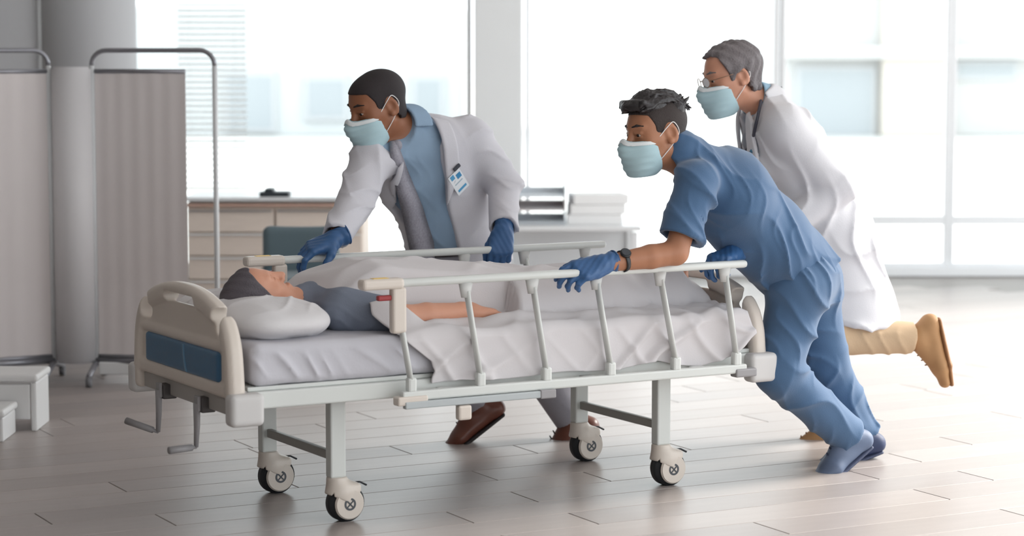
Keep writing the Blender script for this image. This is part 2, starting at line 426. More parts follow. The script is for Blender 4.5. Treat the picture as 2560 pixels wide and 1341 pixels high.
# teal chair
YCH = 11.6
m_teal = mat('teal_fabric', (98, 116, 124), .8, bump=.1, bscale=150, sheen=.2)
xc0, xc1 = bx_at(655, YCH), bx_at(842, YCH); zc1 = CAMH-(566-HOR)*YCH/FPX; xcm = (xc0+xc1)/2
ch = empty('waiting_chair', (xcm, YCH, 0)); tag(ch, 'dark teal upholstered chair in front of the wooden cabinet', 'chair')
sdf('backrest', [('u', rbx((0, .0, zc1-.15), ((xc1-xc0)/2, .035, .15), .034))], (-.3, -.08, zc1-.36), (.3, .08, zc1+.05), .01, m_teal, ch, disp=lambda P: .01*np.cos(P[:, 0]*6)-.01)
sdf('seat', [('u', rbx((0, -.22, .40), (.22, .23, .04), .035))], (-.3, -.5, .3), (.3, .06, .5), .01, m_teal, ch)
for sx in (-1, 1):
    tube('leg', [(sx*.19, -.4, .37), (sx*.21, -.43, .0)], .014, m_wood, ch)
    tube('leg', [(sx*.19, .0, zc1-.2), (sx*.19, .0, .37), (sx*.21, .06, .0)], .014, m_wood, ch)
# low white table with trays and paper in the middle
YT = 14.0
tx = lambda px: bx_at(px, YT); tz = lambda py: CAMH-(py-HOR)*YT/FPX
t = empty('side_desk', ((tx(1290)+tx(1570))/2, YT, 0)); tag(t, 'white side desk between the two masked men, in front of the window', 'desk')
tw = tx(1590)-tx(1240); th = tz(570)
box('desktop', (0, .3, th), (tw, .7, .03), m_top, t, .005)
box('modesty_panel', (0, .6, th/2), (tw-.1, .02, th-.04), m_top, t, .003)
for sx in (-1, 1):
    for yy in (.0, .58): box('leg', (sx*(tw/2-.04), yy, th/2-.01), (.04, .04, th-.03), m_top, t, .004)
m_tray = mat('grey_tray', (212, 218, 224), .4)
zt_ = th+.016
for i, (cc, lab) in enumerate(((m_tray, 'lowest grey paper tray on the white side desk'), (mat('brown_tray', (200, 192, 192), .4), 'middle brownish paper tray on the white side desk'), (m_tray, 'topmost grey paper tray on the white side desk'))):
    q = empty('paper_tray', (tx(1350), YT+.2, zt_)); tag(q, lab, 'tray', 'paper trays')
    box('floor_plate', (0, 0, .008), (.32, .26, .012), cc, q, .003)
    for sx in (-1, 1): box('side_wall', (sx*.155, 0, .045), (.01, .26, .075), cc, q, .003)
    box('back_wall', (0, .125, .03), (.3, .01, .045), cc, q, .003)
    zt_ += .083
for i in range(3):
    q = tag(box('paper_stack', (tx(1490)+.012*i, YT+.22, th+.016+.03+i*.062), (.34, .27, .06), mat('paper_white', (246, 246, 246), .8), None, .003, rotz(.06*i)),
        ['lowest white paper stack beside the grey trays', 'middle white paper stack beside the grey trays', 'topmost white paper stack beside the grey trays'][i], 'paper stack', 'paper stacks')
# white storage box with a beige band seen through the far rail
YX = 11.9
bxn = empty('storage_box', (bx_at(965, YX), YX, 0)); tag(bxn, 'white storage box with beige band behind the far bed rail', 'box')
zx = CAMH-(652-HOR)*YX/FPX
box('box_body', (0, 0, zx/2), (.30, .3, zx), m_white, bxn, .01); box('band', (0, -.003, zx-.045), (.302, .3, .02), m_wood, bxn, .002)
# venetian blind at the left end of the window
bl = empty('venetian_blind', (bx_at(530, 15.5), 15.5, 0)); tag(bl, 'white slatted blind at the left end of the window', 'blind')
m_sl = mat('blind_slat', (250, 252, 252), .5)
bm = bmesh.new(); bbox(bm, (0, 0, 0), (.46, .03, .004), Matrix.Rotation(math.radians(28), 3, 'X'), 0); sm = bm_done(bm, 'slat'); sm.materials.append(m_sl)
zlo = CAMH-(475-HOR)*15.5/FPX
for i in range(46):
    s_ = add('slat', sm, None, bl); s_.location = (0, 0, zlo+.05+i*.04)
box('bottom_bar', (0, 0, zlo+.015), (.46, .025, .02), m_sl, bl, .003); box('head_box', (0, 0, zlo+46*.04+.06), (.48, .05, .05), m_sl, bl, .004)
for sx in (-.15, .15): tube('cord', [(sx, 0, zlo), (sx, 0, zlo+46*.04+.06)], .0015, m_sl, bl, 6)

# ================================================================== BED
BC = (-.1377, 8.037, 0); BYAW = math.radians(29.64)
BU = np.array([math.cos(BYAW), math.sin(BYAW), 0]); BV = np.array([-math.sin(BYAW), math.cos(BYAW), 0])
def B3(u, v, z): return np.array(BC) + BU*u + BV*v + np.array([0, 0, z])
m_cream = mat('cream_plastic', (214, 204, 194), .38, bump=.015)
m_steel = mat('painted_steel', (212, 215, 212), .35, bump=.01)
m_blue = mat('blue_panel', (62, 104, 138), .3, var=.12, vscale=3)
m_tyre = mat('black_tyre', (38, 40, 44), .6); m_hub = mat('hub_grey', (70, 74, 80), .45)
m_gry = mat('grey_grip', (150, 148, 150), .45); m_dark = mat('dark_bracket', (70, 66, 66), .5)
bed = empty('hospital_bed', BC, BYAW); tag(bed, 'white hospital bed on casters with blue headboard panel', 'bed')
def board(u0, ztop, foot=False):
    def d2(P):
        v, z = np.abs(P[:, 1]), P[:, 2]
        top = (z - (ztop - .105*(v/.42)**2.3))*.85
        side = v - (.435 - .035*np.clip((z-.45)/.3, 0, 1))
        return smax(side, top, .09)
    zb = .455
    def plate(P): return smax(smax(d2(P), zb-P[:, 2], .01), np.abs(P[:, 0]-u0)-.013, .008)
    def rim(P): return smax(smax(np.abs(d2(P)+.026)-.026, (zb-.06)-P[:, 2], .01), np.abs(P[:, 0]-u0)-.03, .022)
    def band(z, hw, th): return rbx((u0, 0, z), (th, .39, hw), .012)
    ops = [('u', plate), ('u', rim, .01), ('u', band(.615, .014, .021), .012), ('u', band(.478, .022, .022), .012)]
    for s in (-1, 1): ops.append(('s', rbx((u0, s*.315, .688 + (ztop-.785)), (.1, .034, .046), .03), .008))
    ops.append(('s', rbx((u0, 0, .735 + (ztop-.785)), (.1, .13, .017), .016), .008))
    o = sdf('footboard' if foot else 'headboard', ops, (u0-.05, -.46, .37), (u0+.05, .46, ztop+.03), .0045, m_cream, bed)
    s = 1 if foot else -1
    p = sdf('blue_panel', [('u', rbx((u0+s*.012, 0, .547), (.012, .34, .05), .011)), ('i', lambda P: (np.abs(P[:, 1])-.335)*1.0, .03)], (u0-.04, -.37, .47), (u0+.04, .37, .62), .0045, m_blue, o)
    sdf('wave_reflection', [('u', lambda P: np.abs(np.sqrt((P[:, 1]+.24)**2+(P[:, 2]-.60)**2)-.21)-.007), ('i', rbx((u0+s*.0235, 0, .547), (.0022, .33, .045), .002))], (u0-.04, -.37, .47), (u0+.04, .37, .62), .003, mat('painted_reflection_blue', (96, 138, 170), .35), o)  # curved reflection on the panel, put in as a paler blue arc
    return o
hb = board(-1.075, .787); fb = board(.935, .745, True)
for u, s in ((-1.055, -1), (.93, 1)):
    for v in (-.435, .435):
        sdf('corner_bumper', [('u', rbx((u, v, .425), (.058, .032, .052), .018))], (u-.08, v-.06, .35), (u+.08, v+.06, .5), .005, mat('bumper_plastic', (205, 203, 202), .45), bed)
for v in (-.40, .40):
    box('side_beam', (-.05, v, .447), (1.96, .034, .056), m_steel, bed, .006)
for u in (-1.03, -.66, 0, .6, .9): box('cross_beam', (u, 0, .438), (.045, .766, .042), m_steel, bed, .004)
box('deck_panel', (-.06, 0, .482), (1.94, .80, .014), m_steel, bed, .003)
box('crank_bar', (-1.062, 0, .425), (.035, .80, .055), mat('crank_bar_grey', (168, 164, 160), .4), bed, .004)
# legs, crossbars and casters
def caster(u, v, tw):
    c = empty('caster', (u, v, 0), tw, bed)
    hood = [('u', rc((-.03, 0, .10), (-.03, 0, .146), .036, .034)), ('u', fc((-.012, 0, .085), (.0, 0, .062), .05, .052, (1, 0, 0), .80), .03),
            ('u', rbx((.012, 0, .112), (.034, .034, .014), .01), .03), ('i', lambda P: P[:, 2]-.152, .004),
            ('s', lambda P: np.maximum(np.sqrt(P[:, 0]**2+(P[:, 2]-.0625)**2)-.066, np.abs(P[:, 1])-.0285)),
            ('i', lambda P: .066-P[:, 2]-.45*P[:, 0], .005)]
    sdf('hood', hood, (-.09, -.06, .0), (.09, .06, .17), .0035, m_cream, c, damp=.004)
    for s in (-1, 1): cyl('wheel_cover', (0, s*.0275, .0625), (0, s*.0405, .0625), .052, m_cream, c, 40, .004)
    cyl('tyre', (0, -.026, .0625), (0, .026, .0625), .0625, m_tyre, c, 40, .008)
    for s in (-1, 1):
        bm = bmesh.new()
        for i in range(24):
            a0, a1 = 2*math.pi*i/24, 2*math.pi*(i+1)/24
            vs = [bm.verts.new((r_*math.cos(a), s*.0413, .0625+r_*math.sin(a))) for r_, a in ((.014, a0), (.021, a0), (.021, a1), (.014, a1))]
            bm.faces.new(vs)
        for k in range(4):
            a = math.pi/4+k*math.pi/2; bbox(bm, (.0075*math.cos(a), s*.0413, .0625+.0075*math.sin(a)), (.015, .0016, .0045), Matrix.Rotation(-a, 3, 'Y'), 0)
        add('hub_emblem', bm_done(bm, 'hub'), m_hub, c)
        cyl('hood_screw', (.0, s*.024, .118), (.0, s*.037, .118), .004, m_hub, c, 10)
    tube('brake_pedal', [(.03, 0, .128), (.055, 0, .126), (.078, 0, .114)], [.004, .006, .007], m_tyre, c, 10, flat=.5)
for u, ul in ((-.636, -.668), (.64, .61)):
    for v in (-.28, .28):
        box('leg', (ul, v, .285), (.056, .044, .27), m_steel, bed, .006)
        box('leg_plate', (ul, v, .416), (.10, .06, .012), mat('plate_grey', (180, 182, 182), .4), bed, .003)
        caster(u, v, 0)
    box('leg_crossbar', (ul, 0, .218), (.022, .52, .03), mat('crossbar_grey', (158, 156, 152), .45), bed, .004)
# cranks under the headboard
for v, hd in ((.165, (-.075, .10, .03)), (-.175, (-.10, -.02, -.0))):
    k = empty('crank', (-1.05, v, .415), 0, bed)
    box('clevis', (-.03, 0, -.005), (.05, .05, .05), m_dark, k, .005)
    box('shaft_plate', (-.06, 0, .0), (.012, .036, .05), m_gry, k, .004)
    tube('crank_arm', [(-.062, 0, 0), (-.062, 0, -.07), (-.066, 0, -.142)], [.016, .014, .010], m_gry, k, 14, flat=.7)
    a = Vector((-.066, 0, -.142)); tube('crank_handle', [a, a+Vector(hd)*.15, a+Vector(hd)*.16, a+Vector(hd)], [.006, .006, .011, .012], m_gry, k, 14)
    tube('screw_rod', [(.02, 0, 0), (1.15, -v*.3, -.02)], .009, mat('rod_grey', (140, 142, 142), .35, metal=.5), k, 10)
# side rails
def side_rail(v, s):
    us, ue = -.655, .835
    top = empty('side_rail', (0, v, 0), 0, bed)
    bm = bmesh.new(); bbox(bm, ((us+ue)/2+.06, 0, .803), (ue-us-.12, .034, .027), None, .012, 3); add('handrail', bm_done(bm, 'handrail', True), m_steel, top)
    eb = box('end_block', (us+.06, 0, .803), (.15, .05, .036), m_cream, top, .012, seg=3)
    box('sticker', (us+.055, 0, .8215), (.055, .026, .0014), mat('yellow_sticker', (236, 196, 84), .5), eb, 0)
    box('end_post', (-.535, 0, .715), (.052, .034, .15), m_cream, top, .01, seg=3)
    box('release_button', (-.585, 0, .757), (.05, .02, .018), mat('red_button', (150, 40, 44), .4), top, .005)
    tops = [-.53, -.282, -.03, .22, .478, .748]; bas = [-.488, -.232, .021, .275, .541, .797]
    for i, (a, b) in enumerate(zip(tops, bas)):
        zt = .70 if i == 0 else .765
        bal = tube('baluster', [(a, 0, zt), (b, 0, .475)], .0145, m_steel, top, 14, flat=.62)
        bm = bmesh.new(); bbox(bm, (b, 0, .468), (.032, .03, .05), None, .008, 2); add('socket', bm_done(bm, 'socket'), m_steel, bal)
        if i:
            bm = bmesh.new(); r_ = bmesh.ops.create_cone(bm, cap_ends=True, segments=16, radius1=.016, radius2=.026, depth=.05); bmesh.ops.scale(bm, verts=bm.verts, vec=(1, .6, 1)); bmesh.ops.translate(bm, verts=bm.verts, vec=(a-.004, 0, .768))
            add('cap', bm_done(bm, 'cap', True), mat('cap_grey', (196, 196, 194), .45), bal)
    box('lower_bar', (.155, 0, .433), (1.36, .03, .032), m_steel, top, .006)
    box('slide_bar', (-.24, s*.012, .404), (.56, .024, .024), mat('slide_grey', (178, 184, 186), .35), top, .004)
    box('slide_end', (.015, s*.012, .404), (.06, .03, .03), m_gry, top, .004)
    box('end_foot', (-.49, 0, .418), (.11, .042, .03), m_cream, top, .006)
    box('end_foot', (.83, 0, .418), (.09, .042, .03), m_gry, top, .006)
    box('latch', (-.30, s*.01, .365), (.05, .03, .05), m_cream, top, .008)
    for u in (-.35, .2, .65): box('bracket', (u, -s*.028, .433), (.05, .03, .03), m_steel, top, .003)
side_rail(-.474, -1); side_rail(.462, 1)

# mattress, pillow
m_sheet = mat('fitted_sheet', (198, 197, 204), .85, bump=.08, bscale=60)
m_blank = mat('white_blanket', (210, 206, 208), .9, bump=.05, bscale=160, sheen=.1)
def mat_disp(P):
    u, v, z = P[:, 0], P[:, 1], P[:, 2]
    side = np.clip((np.abs(v)-.35)/.06, 0, 1)
    ph_ = (u*1.0+z*.85)*34 + 1.7*np.sin(u*9+1)+.8*np.sin(u*23+z*9); fold = ((1-np.abs(np.sin(ph_)))**2.2*2.2-.6) * np.clip((-.42-u)/.25+.25, .15, 1)*(.7+.5*np.sin(u*17+z*30))
    fade = np.clip((.61-z)/.04, 0, 1)
    return -.006*side*fade*np.clip((z-.495)/.03, .2, 1)*(fold+.4) - .002*np.sin(u*23+v*9)*np.sin(v*17-u*5)
mt = sdf('mattress', [('u', rbx((-.06, 0, .557), (.955, .412, .068), .03))], (-1.07, -.48, .46), (.95, .48, .66), .007, m_sheet, None, mat_disp)
mt.location = BC; mt.rotation_euler = (0, 0, BYAW); tag(mt, 'grey-white sheeted mattress on the hospital bed', 'mattress')
def pil_disp(P):
    u, v, z = P[:, 0], P[:, 1], P[:, 2]
    ph_ = u*22+v*15+1.5*np.sin(v*9+u*7); d = -.010*((1-np.abs(np.sin(ph_)))**2.4-.25)*(.6+.4*np.sin(v*14+1)) - .006*((1-np.abs(np.sin(v*21-u*17+1.2*np.sin(u*20))))**3-.2)
    d = d*np.clip(1-(np.abs(u+.845)/.17)**4-(np.abs(v)/.34)**5, 0, 1)
    return d + .03*np.exp(-((v)**2/.012+(u+.80)**2/.03))
def pil(P):
    q = P - F32((-.845, 0, .672)); a, b, c = np.abs(q[:, 0])/.185, np.abs(q[:, 1])/.37, np.abs(q[:, 2])/.085
    return ((np.maximum(a, 0)**3.2 + b**3.6)**(1/1.7) + c**2.0)**.5*.085-.085
pl = sdf('pillow', [('u', pil)], (-1.06, -.42, .56), (-.62, .42, .80), .006, mat('pillow_cotton', (222, 220, 222), .85, bump=.1, bscale=50), None, pil_disp, damp=.06)
pl.location = BC; pl.rotation_euler = (0, 0, BYAW); tag(pl, 'plump white pillow under the patient\'s head', 'pillow')

# ================================================================== PEOPLE: shared builders
WROOT = {}
def person(label, loc):
    r = empty('person', tuple(loc)); tag(r, label, 'person'); WROOT[r.name] = Vector(loc); return r
def adopt(o, r):
    o.parent = r; o.matrix_parent_inverse = Matrix.Translation(-WROOT[r.name]); return o
def wsdf(name, ops, h, m, r, disp=None, pad=.06, bounds=None, damp=.01, sub=None):
    o = sdf(name, ops, bounds[0], bounds[1], h, m, None, disp, None, damp)
    if sub is not None: o.parent = sub
    else: adopt(o, r)
    return o
def bnd(pts, pad): p = np.array(pts); return p.min(0)-pad, p.max(0)+pad
def frame_from(fwd, up):
    f = nrm(fwd); u = np.asarray(up, float); u = nrm(u - f*(u@f)); l = np.cross(u, f)
    return np.stack([l, f, u], 1)          # columns: left, forward, up
# ---- head in its own frame (x left, y forward, z up; origin between the ears at eye level)
HEAD_OPS = [
    ('u', ell((0, -.014, .036), (.076, .097, .080))),
    ('u', ell((0, .040, .030), (.064, .052, .062)), .03),
    ('u', ell((0, .040, -.040), (.060, .054, .078)), .03),
    ('u', rc((.050, .0, -.055), (.012, .066, -.108), .020, .018), .035),
    ('u', rc((-.050, .0, -.055), (-.012, .066, -.108), .020, .018), .035),
    ('u', rc((-.008, .078, -.110), (.008, .078, -.110), .017, .017), .02),
    ('u', rc((.046, .052, -.022), (.052, .03, -.02), .020, .018), .03), ('u', rc((-.046, .052, -.022), (-.052, .03, -.02), .020, .018), .03),
    ('u', rc((.012, .089, .024), (.042, .076, .026), .010, .009), .016), ('u', rc((-.012, .089, .024), (-.042, .076, .026), .010, .009), .016),
    ('s', ell((.031, .104, .002), (.019, .022, .012)), .014), ('s', ell((-.031, .104, .002), (.019, .022, .012)), .014),
    ('u', rc((0, .093, .012), (0, .113, -.034), .0085, .0125), .014),
    ('u', rc((.012, .101, -.039), (.009, .1, -.039), .008, .008), .008), ('u', rc((-.012, .101, -.039), (-.009, .1, -.039), .008, .008), .008),
    ('u', ell((0, .090, -.068), (.024, .014, .006)), .008), ('u', ell((0, .089, -.079), (.021, .013, .007)), .008),
    # lids
    ('u', rc((.020, .0925, .0075), (.042, .0850, .0065), .0056, .0050), .006), ('u', rc((-.020, .0925, .0075), (-.042, .0850, .0065), .0056, .0050), .006),
    ('u', rc((.022, .091, -.0075), (.040, .085, -.0065), .0040, .0036), .006), ('u', rc((-.022, .091, -.0075), (-.040, .085, -.0065), .0040, .0036), .006),
]
for s_ in (1, -1):
    Re = np.array(Matrix.Rotation(s_*.35, 3, 'Z') @ Matrix.Rotation(-.2, 3, 'X'))
    HEAD_OPS += [('u', ell((s_*.080, -.010, -.006), (.009, .022, .034), Re), .012),
                 ('s', ell((s_*.089, -.006, -.002), (.009, .012, .019), Re), .006),
                 ('u', ell((s_*.084, -.002, -.031), (.006, .008, .010), Re), .008)]
def head_field(P): return ev(HEAD_OPS, P)
HB = ((-.125, -.15, -.16), (.125, .155, .16))
HULL = [('u', ell((0, -.014, .036), (.076, .097, .080))), ('u', ell((0, .040, .030), (.064, .052, .062)), .03), ('u', ell((0, .02, -.03), (.062, .06, .078)), .03), ('u', ell((0, -.04, -.04), (.058, .05, .05)), .03)]
def hairline(P, kind):
    x, y, z = P[:, 0], P[:, 1], P[:, 2]
    if kind == 'high': a = np.interp(y, [-.08, -.035, -.03, .012, .022, .034, .048, .064, .085, .12], [-.075, -.06, .012, .014, -.012, -.008, .045, .082, .088, .095])
    else: a = np.interp(y, [-.08, -.035, -.03, .012, .022, .036, .044, .060, .085, .12], [-.075, -.06, .012, .014, -.03, -.026, .026, .060, .066, .07])
    return (a - z)*.6
MASK_HULL = [('u', ell((0, .055, -.060), (.068, .069, .080))), ('u', rc((0, .100, -.006), (0, .126, -.045), .008, .016), .045), ('u', ell((0, .083, -.103), (.047, .038, .036)), .03)]
def mask_ops(t=.0034, grow=0.0):
    def shell(P): return np.abs(ev(MASK_HULL, P)-.001-grow)-t
    return [('u', shell), ('i', lambda P: (P[:, 2]+.018-.012*np.exp(-(P[:, 0]/.02)**2)+.06*np.abs(P[:, 0])), .002), ('i', lambda P: (.036-P[:, 1] + .55*np.minimum(P[:, 2]+.07, 0) + .12*np.clip(P[:, 2]+.07, 0, .05))*.8, .002),
            ('i', lambda P: (-P[:, 2]-.137), .002)]
def mask_disp(P):
    z = P[:, 2]; m = np.clip((P[:, 1]-.05)/.04, 0, 1)
    return -.0013*m*np.sin((z+.04*np.abs(P[:, 0])+.003*np.sin(P[:, 0]*60))*2*math.pi/.023) - .0006*np.sin(P[:, 0]*95+z*60)*np.clip((.09-P[:, 1])/.03, 0, 1)
m_mask = mat('mask_blue', (178, 207, 215), .75, bump=.06, bscale=220); m_maskw = mat('mask_white', (232, 238, 240), .75, bump=.05, bscale=300); m_loop = mat('elastic_white', (244, 244, 244), .7)
m_eye = mat('eye_white', (196, 186, 180), .3); m_iris = mat('iris_dark', (40, 26, 20), .15); m_glove = mat('blue_nitrile', (54, 94, 142), .42, bump=.08, bscale=90)
def spline(pts, n=6):
    P = [np.asarray(q, float) for q in pts]; P = [2*P[0]-P[1]] + P + [2*P[-1]-P[-2]]; out = []
    for i in range(1, len(P)-2):
        for k in range(n):
            t = k/n; a, b, c, d = P[i-1:i+3]; out.append(.5*(2*b+(c-a)*t+(2*a-5*b+4*c-d)*t*t+(3*b-a-3*c+d)*t**3))
    return out + [P[-2]]
def head_parts(r, c, A, s, mask=True, eyes=True, gaze=(0, 1, 0), brow=None, hair=None, hair_off=.004, kind='low', hdisp=None, extra=None, hair_name='hair'):
    M = (np.asarray(A)*s, np.asarray(c))
    def put(name, ops, h, m, disp=None, lo=HB[0], hi=HB[1], damp=.006):
        return adopt(sdf(name, ops, lo, hi, h, m, None, disp, M, damp), r)
    def wpt(p): return M[0] @ np.asarray(p) + M[1]
    if eyes:
        for sx in (1, -1):
            e = put('eye', [('u', ell((sx*.031, .0788, .001), (.0125, .0125, .0125)))], .003, m_eye, lo=(sx*.031-.02, .06, -.02), hi=(sx*.031+.02, .1, .02))
            g = nrm(gaze); p = np.array([sx*.031, .0788, .0010]) + g*.0090
            i = sdf('iris', [('u', ell(p, (.0066, .0066, .0066)))], p-.010, p+.010, .0012, m_iris, None, None, M); i.parent = e
    if brow:
        for sx in (1, -1): put('eyebrow', [('u', rc((sx*.014, .0975, .0270), (sx*.034, .0925, .0315), .0040, .0040)), ('u', rc((sx*.034, .0925, .0315), (sx*.053, .0795, .0285), .0040, .0026), .004)], .0022, brow, lo=(min(sx*.005, sx*.06)-.008, .06, .01), hi=(max(sx*.005, sx*.06)+.008, .11, .045))
    if hair:
        ops = [('u', lambda P: ev(HULL, P)-hair_off), ('i', lambda P: hairline(P, kind), .004)] + (extra or [])
        put(hair_name, ops, .003, hair, hdisp, lo=(-.14, -.16, -.12), hi=(.14, .17, .19), damp=.012)
    if mask:
        k = put('face_mask', mask_ops(), .0028, m_mask, mask_disp, damp=.004)
        b = sdf('nose_band', mask_ops(.0026, .0034) + [('i', lambda P: -(P[:, 2]+.018-.012*np.exp(-(P[:, 0]/.02)**2)+.06*np.abs(P[:, 0]))-.013, .001)], HB[0], HB[1], .0024, m_maskw, None, None, M, .004); b.parent = k
        for sx in (1, -1):
            ear = [(sx*.083, .004, .019), (sx*.083, -.020, .030), (sx*.077, -.040, -.004), (sx*.081, -.010, -.040)]
            p1 = [(sx*.069, .046, -.024)] + ear[:2]; p2 = [(sx*.064, .032, -.086)] + ear[:1:-1]
            l = tube('ear_loop', [wpt(q) for q in spline(p1+ear[2:3]+p2[::-1][1:])], .0015*s, m_loop, None, 6); l.parent = k
    return wpt
# ---- hand in its own frame (x thumb side, y towards the fingertips, z back of the hand; origin at the wrist)
def hand_ops(curl=(.5, .55, .6, .65), bend2=(.8, .8, .8, .8), thumb=(.5, .3), g=0.0, spread=.06, th_dir=(.75, .6, -.35)):
    ops = [('u', rc((-.002, -.03, 0), (0, .01, 0), .026+g, .027+g))]
    fx = [.030, .010, -.011, -.030]; ln = [(.042, .026, .021), (.046, .029, .022), (.042, .027, .021), (.033, .021, .019)]; kn = [.092, .095, .089, .080]
    for i in range(4):
        ops.append(('u', rc((fx[i]*.6, .012, 0), (fx[i], kn[i], 0), .0165+g, .0125+g), .016))
    ops.append(('u', ell((.016, .040, -.012), (.022+g, .036+g, .017+g)), .016)); ops.append(('u', ell((-.020, .040, -.010), (.016+g, .036+g, .016+g)), .016))
    for i in range(4):
        p = np.array([fx[i], kn[i], 0]); a = curl[i]; sx = spread*(1.5-i)
        for j in range(3):
            d = np.array([math.sin(sx)*math.cos(a), math.cos(sx)*math.cos(a), -math.sin(a)]); q = p + d*ln[i][j]
            ra = [.0100, .0090, .0080, .0070]; k_ = .92 if i == 3 else 1
            ops.append(('u', rc(p, q, ra[j]*k_+g, ra[j+1]*k_+g), .004)); p = q; a += bend2[i]*(1 if j == 0 else .6)
    td = nrm(th_dir); p0 = np.array([.022, .018, -.008]); p1 = p0+td*.040; t2 = nrm(td + np.array([-.25*thumb[0], .55, -.6*thumb[0]])); p2 = p1+t2*.032; t3 = nrm(t2+np.array([-.5*thumb[1], .3, -.5*thumb[1]])); p3 = p2+t3*.026
    ops += [('u', rc(p0, p1, .0175+g, .0125+g), .012), ('u', rc(p1, p2, .0122+g, .0105+g), .005), ('u', rc(p2, p3, .0105+g, .0080+g), .004)]
    return ops
def hand_frame(fwd, back, thumb_side):
    f = nrm(fwd); b = np.asarray(back, float); b = nrm(b-f*(b@f)); x = np.cross(f, b)
    if x @ np.asarray(thumb_side) < 0: x = -x
    return np.stack([x, f, b], 1)
def gloved(r, wr, A, s=1.05, name='glove', cuff=None, **kw):
    ops = hand_ops(g=.0012, **kw)
    ops.append(('u', rc((0, -.045, 0), (0, .0, 0), .0345, .030), .01)); ops.append(('i', lambda P: -.045-P[:, 1], .002))
    def dp(P): return -.0012*np.sin(P[:, 1]*230+P[:, 0]*90)*np.clip(-(P[:, 1]-.02)/.04, 0, 1)-.0006*np.sin(P[:, 0]*300+P[:, 1]*200)
    o = sdf(name, ops, (-.09, -.06, -.13), (.11, .21, .06), .0028, m_glove, None, dp, (A*s, np.asarray(wr)), .004); adopt(o, r)
    cr = [np.asarray(wr) + A @ (np.array([math.cos(t)*.034, -.043, math.sin(t)*.034])*s) for t in np.linspace(0, 2*math.pi, 20, endpoint=False)]
    k = tube('rolled_cuff', cr, .0028, m_glove, None, 8, True); k.parent = o
    return o
def torso_ops(pel, neck, shL, shR, o=0., wc=.165, ww=.150, wh=.165, fl=.66, bulge=None, top=True):
    lat = nrm(np.asarray(shL)-np.asarray(shR)); mid = lerp(pel, neck, .32); chest = lerp(pel, neck, .70); up = lerp(pel, neck, .93)
    if bulge is not None: mid = mid+np.asarray(bulge)*.6; chest = chest+np.asarray(bulge)
    ops = [('u', fc(pel, mid, wh+o, ww+o, lat, fl+.06, fl)), ('u', fc(mid, chest, ww+o, wc+o, lat, fl, fl+.02), .05), ('u', fc(chest, up, wc+o, .115+o, lat, fl+.02, fl-.05), .06)]
    if top:
        sc = (np.asarray(shL)+np.asarray(shR))/2; ops += [('u', rc(lerp(sc, shL, .92), lerp(sc, shR, .92), .058+o, .058+o), .06)]
    return ops
def arm_ops(sh, el, wr, o=0.): return [('u', rc(lerp(sh, el, .04), el, .044+o, .042+o), .02), ('u', rc(el, lerp(el, wr, .35), .041+o, .041+o), .015), ('u', rc(lerp(el, wr, .35), wr, .041+o, .027+o), .01)]
def leg_ops(hip, kn, an, o=0.): return [('u', rc(hip, kn, .088+o, .058+o), .04), ('u', rc(kn, lerp(kn, an, .3), .056+o, .056+o), .015), ('u', rc(lerp(kn, an, .3), an, .056+o, .037+o), .01)]
def foot_ops(an, toe_dir, down, L=.19, o=0.):
    t = nrm(toe_dir); d = np.asarray(down, float); d = nrm(d-t*(d@t)); heel = np.asarray(an) - t*.045 + d*.055; ball = np.asarray(an)+t*(L*.62)+d*.062; tip = np.asarray(an)+t*L*.92+d*.066; lat = np.cross(t, d)
    return [('u', rc(an, heel, .038+o, .030+o), .02), ('u', rc(an, ball, .036+o, .026+o), .02), ('u', fc(ball-d*.0, tip, .044+o, .036+o, lat, .58, .5), .02), ('u', fc(heel, ball, .032+o, .042+o, lat, .8, .6), .02)]
def shoe(r, an, toe_dir, down, m, ms, L=.2):
    t = nrm(toe_dir); d = np.asarray(down, float); d = nrm(d-t*(d@t)); an = np.asarray(an); lat = np.cross(t, d)
    ops = foot_ops(an, t, d, L, .009); base = an + d*.088
    ops += [('i', lambda P: ((P-F32(base))@F32(d)), .004), ('i', lambda P: -((P-F32(an-d*.025))@F32(d)), .004)]
    lo, hi = bnd([an, an+t*L+d*.1, an-t*.1+d*.1], .09)
    o = wsdf('shoe', ops, .0045, m, r, bounds=(lo, hi), damp=.005)
    so = [('u', fc(an-t*.055+d*.093, an+t*L*.6+d*.093, .034, .049, lat, .26)), ('u', fc(an+t*L*.6+d*.093, an+t*L*.98+d*.09, .049, .036, lat, .26), .01)]
    wsdf('sole', so, .005, ms, r, bounds=(lo, hi), damp=.005, sub=o)
    lc = [an + t*(.045+.022*i)+d*(.006+.011*i) for i in range(4)]
    for q in lc:
        l = tube('lace', [q+lat*.026+d*.012, q-d*.034, q-lat*.026+d*.012], .0028, ms, None, 6); l.parent = o
    return o
def half_sleeve(sh, el, t0, ra, rb):
    e = lerp(sh, el, t0); return cut(rc(sh, lerp(sh, el, t0+.35), ra, rb+(rb-ra)*.5), e, np.asarray(el)-np.asarray(sh))
def warp_folds(dirs):
    dirs = [(F32(nrm(d)), F32(nrm(w)), math.pi/l, a) for d, w, l, a in dirs]
    def f(P):
        t = 0
        for d, w, k, a in dirs:
            x = P@d; y = P@w; s = 1-np.abs(np.sin(k*x + .9*np.sin(k*.7*y+1.3) + .6*np.sin(k*.45*x+k*.3*y+2))); m = np.clip(.5+.6*np.sin(k*.5*y+.7+k*.31*x), 0, 1)
            t = t - a*(s**2.2-.25)*m
        return t
    return f

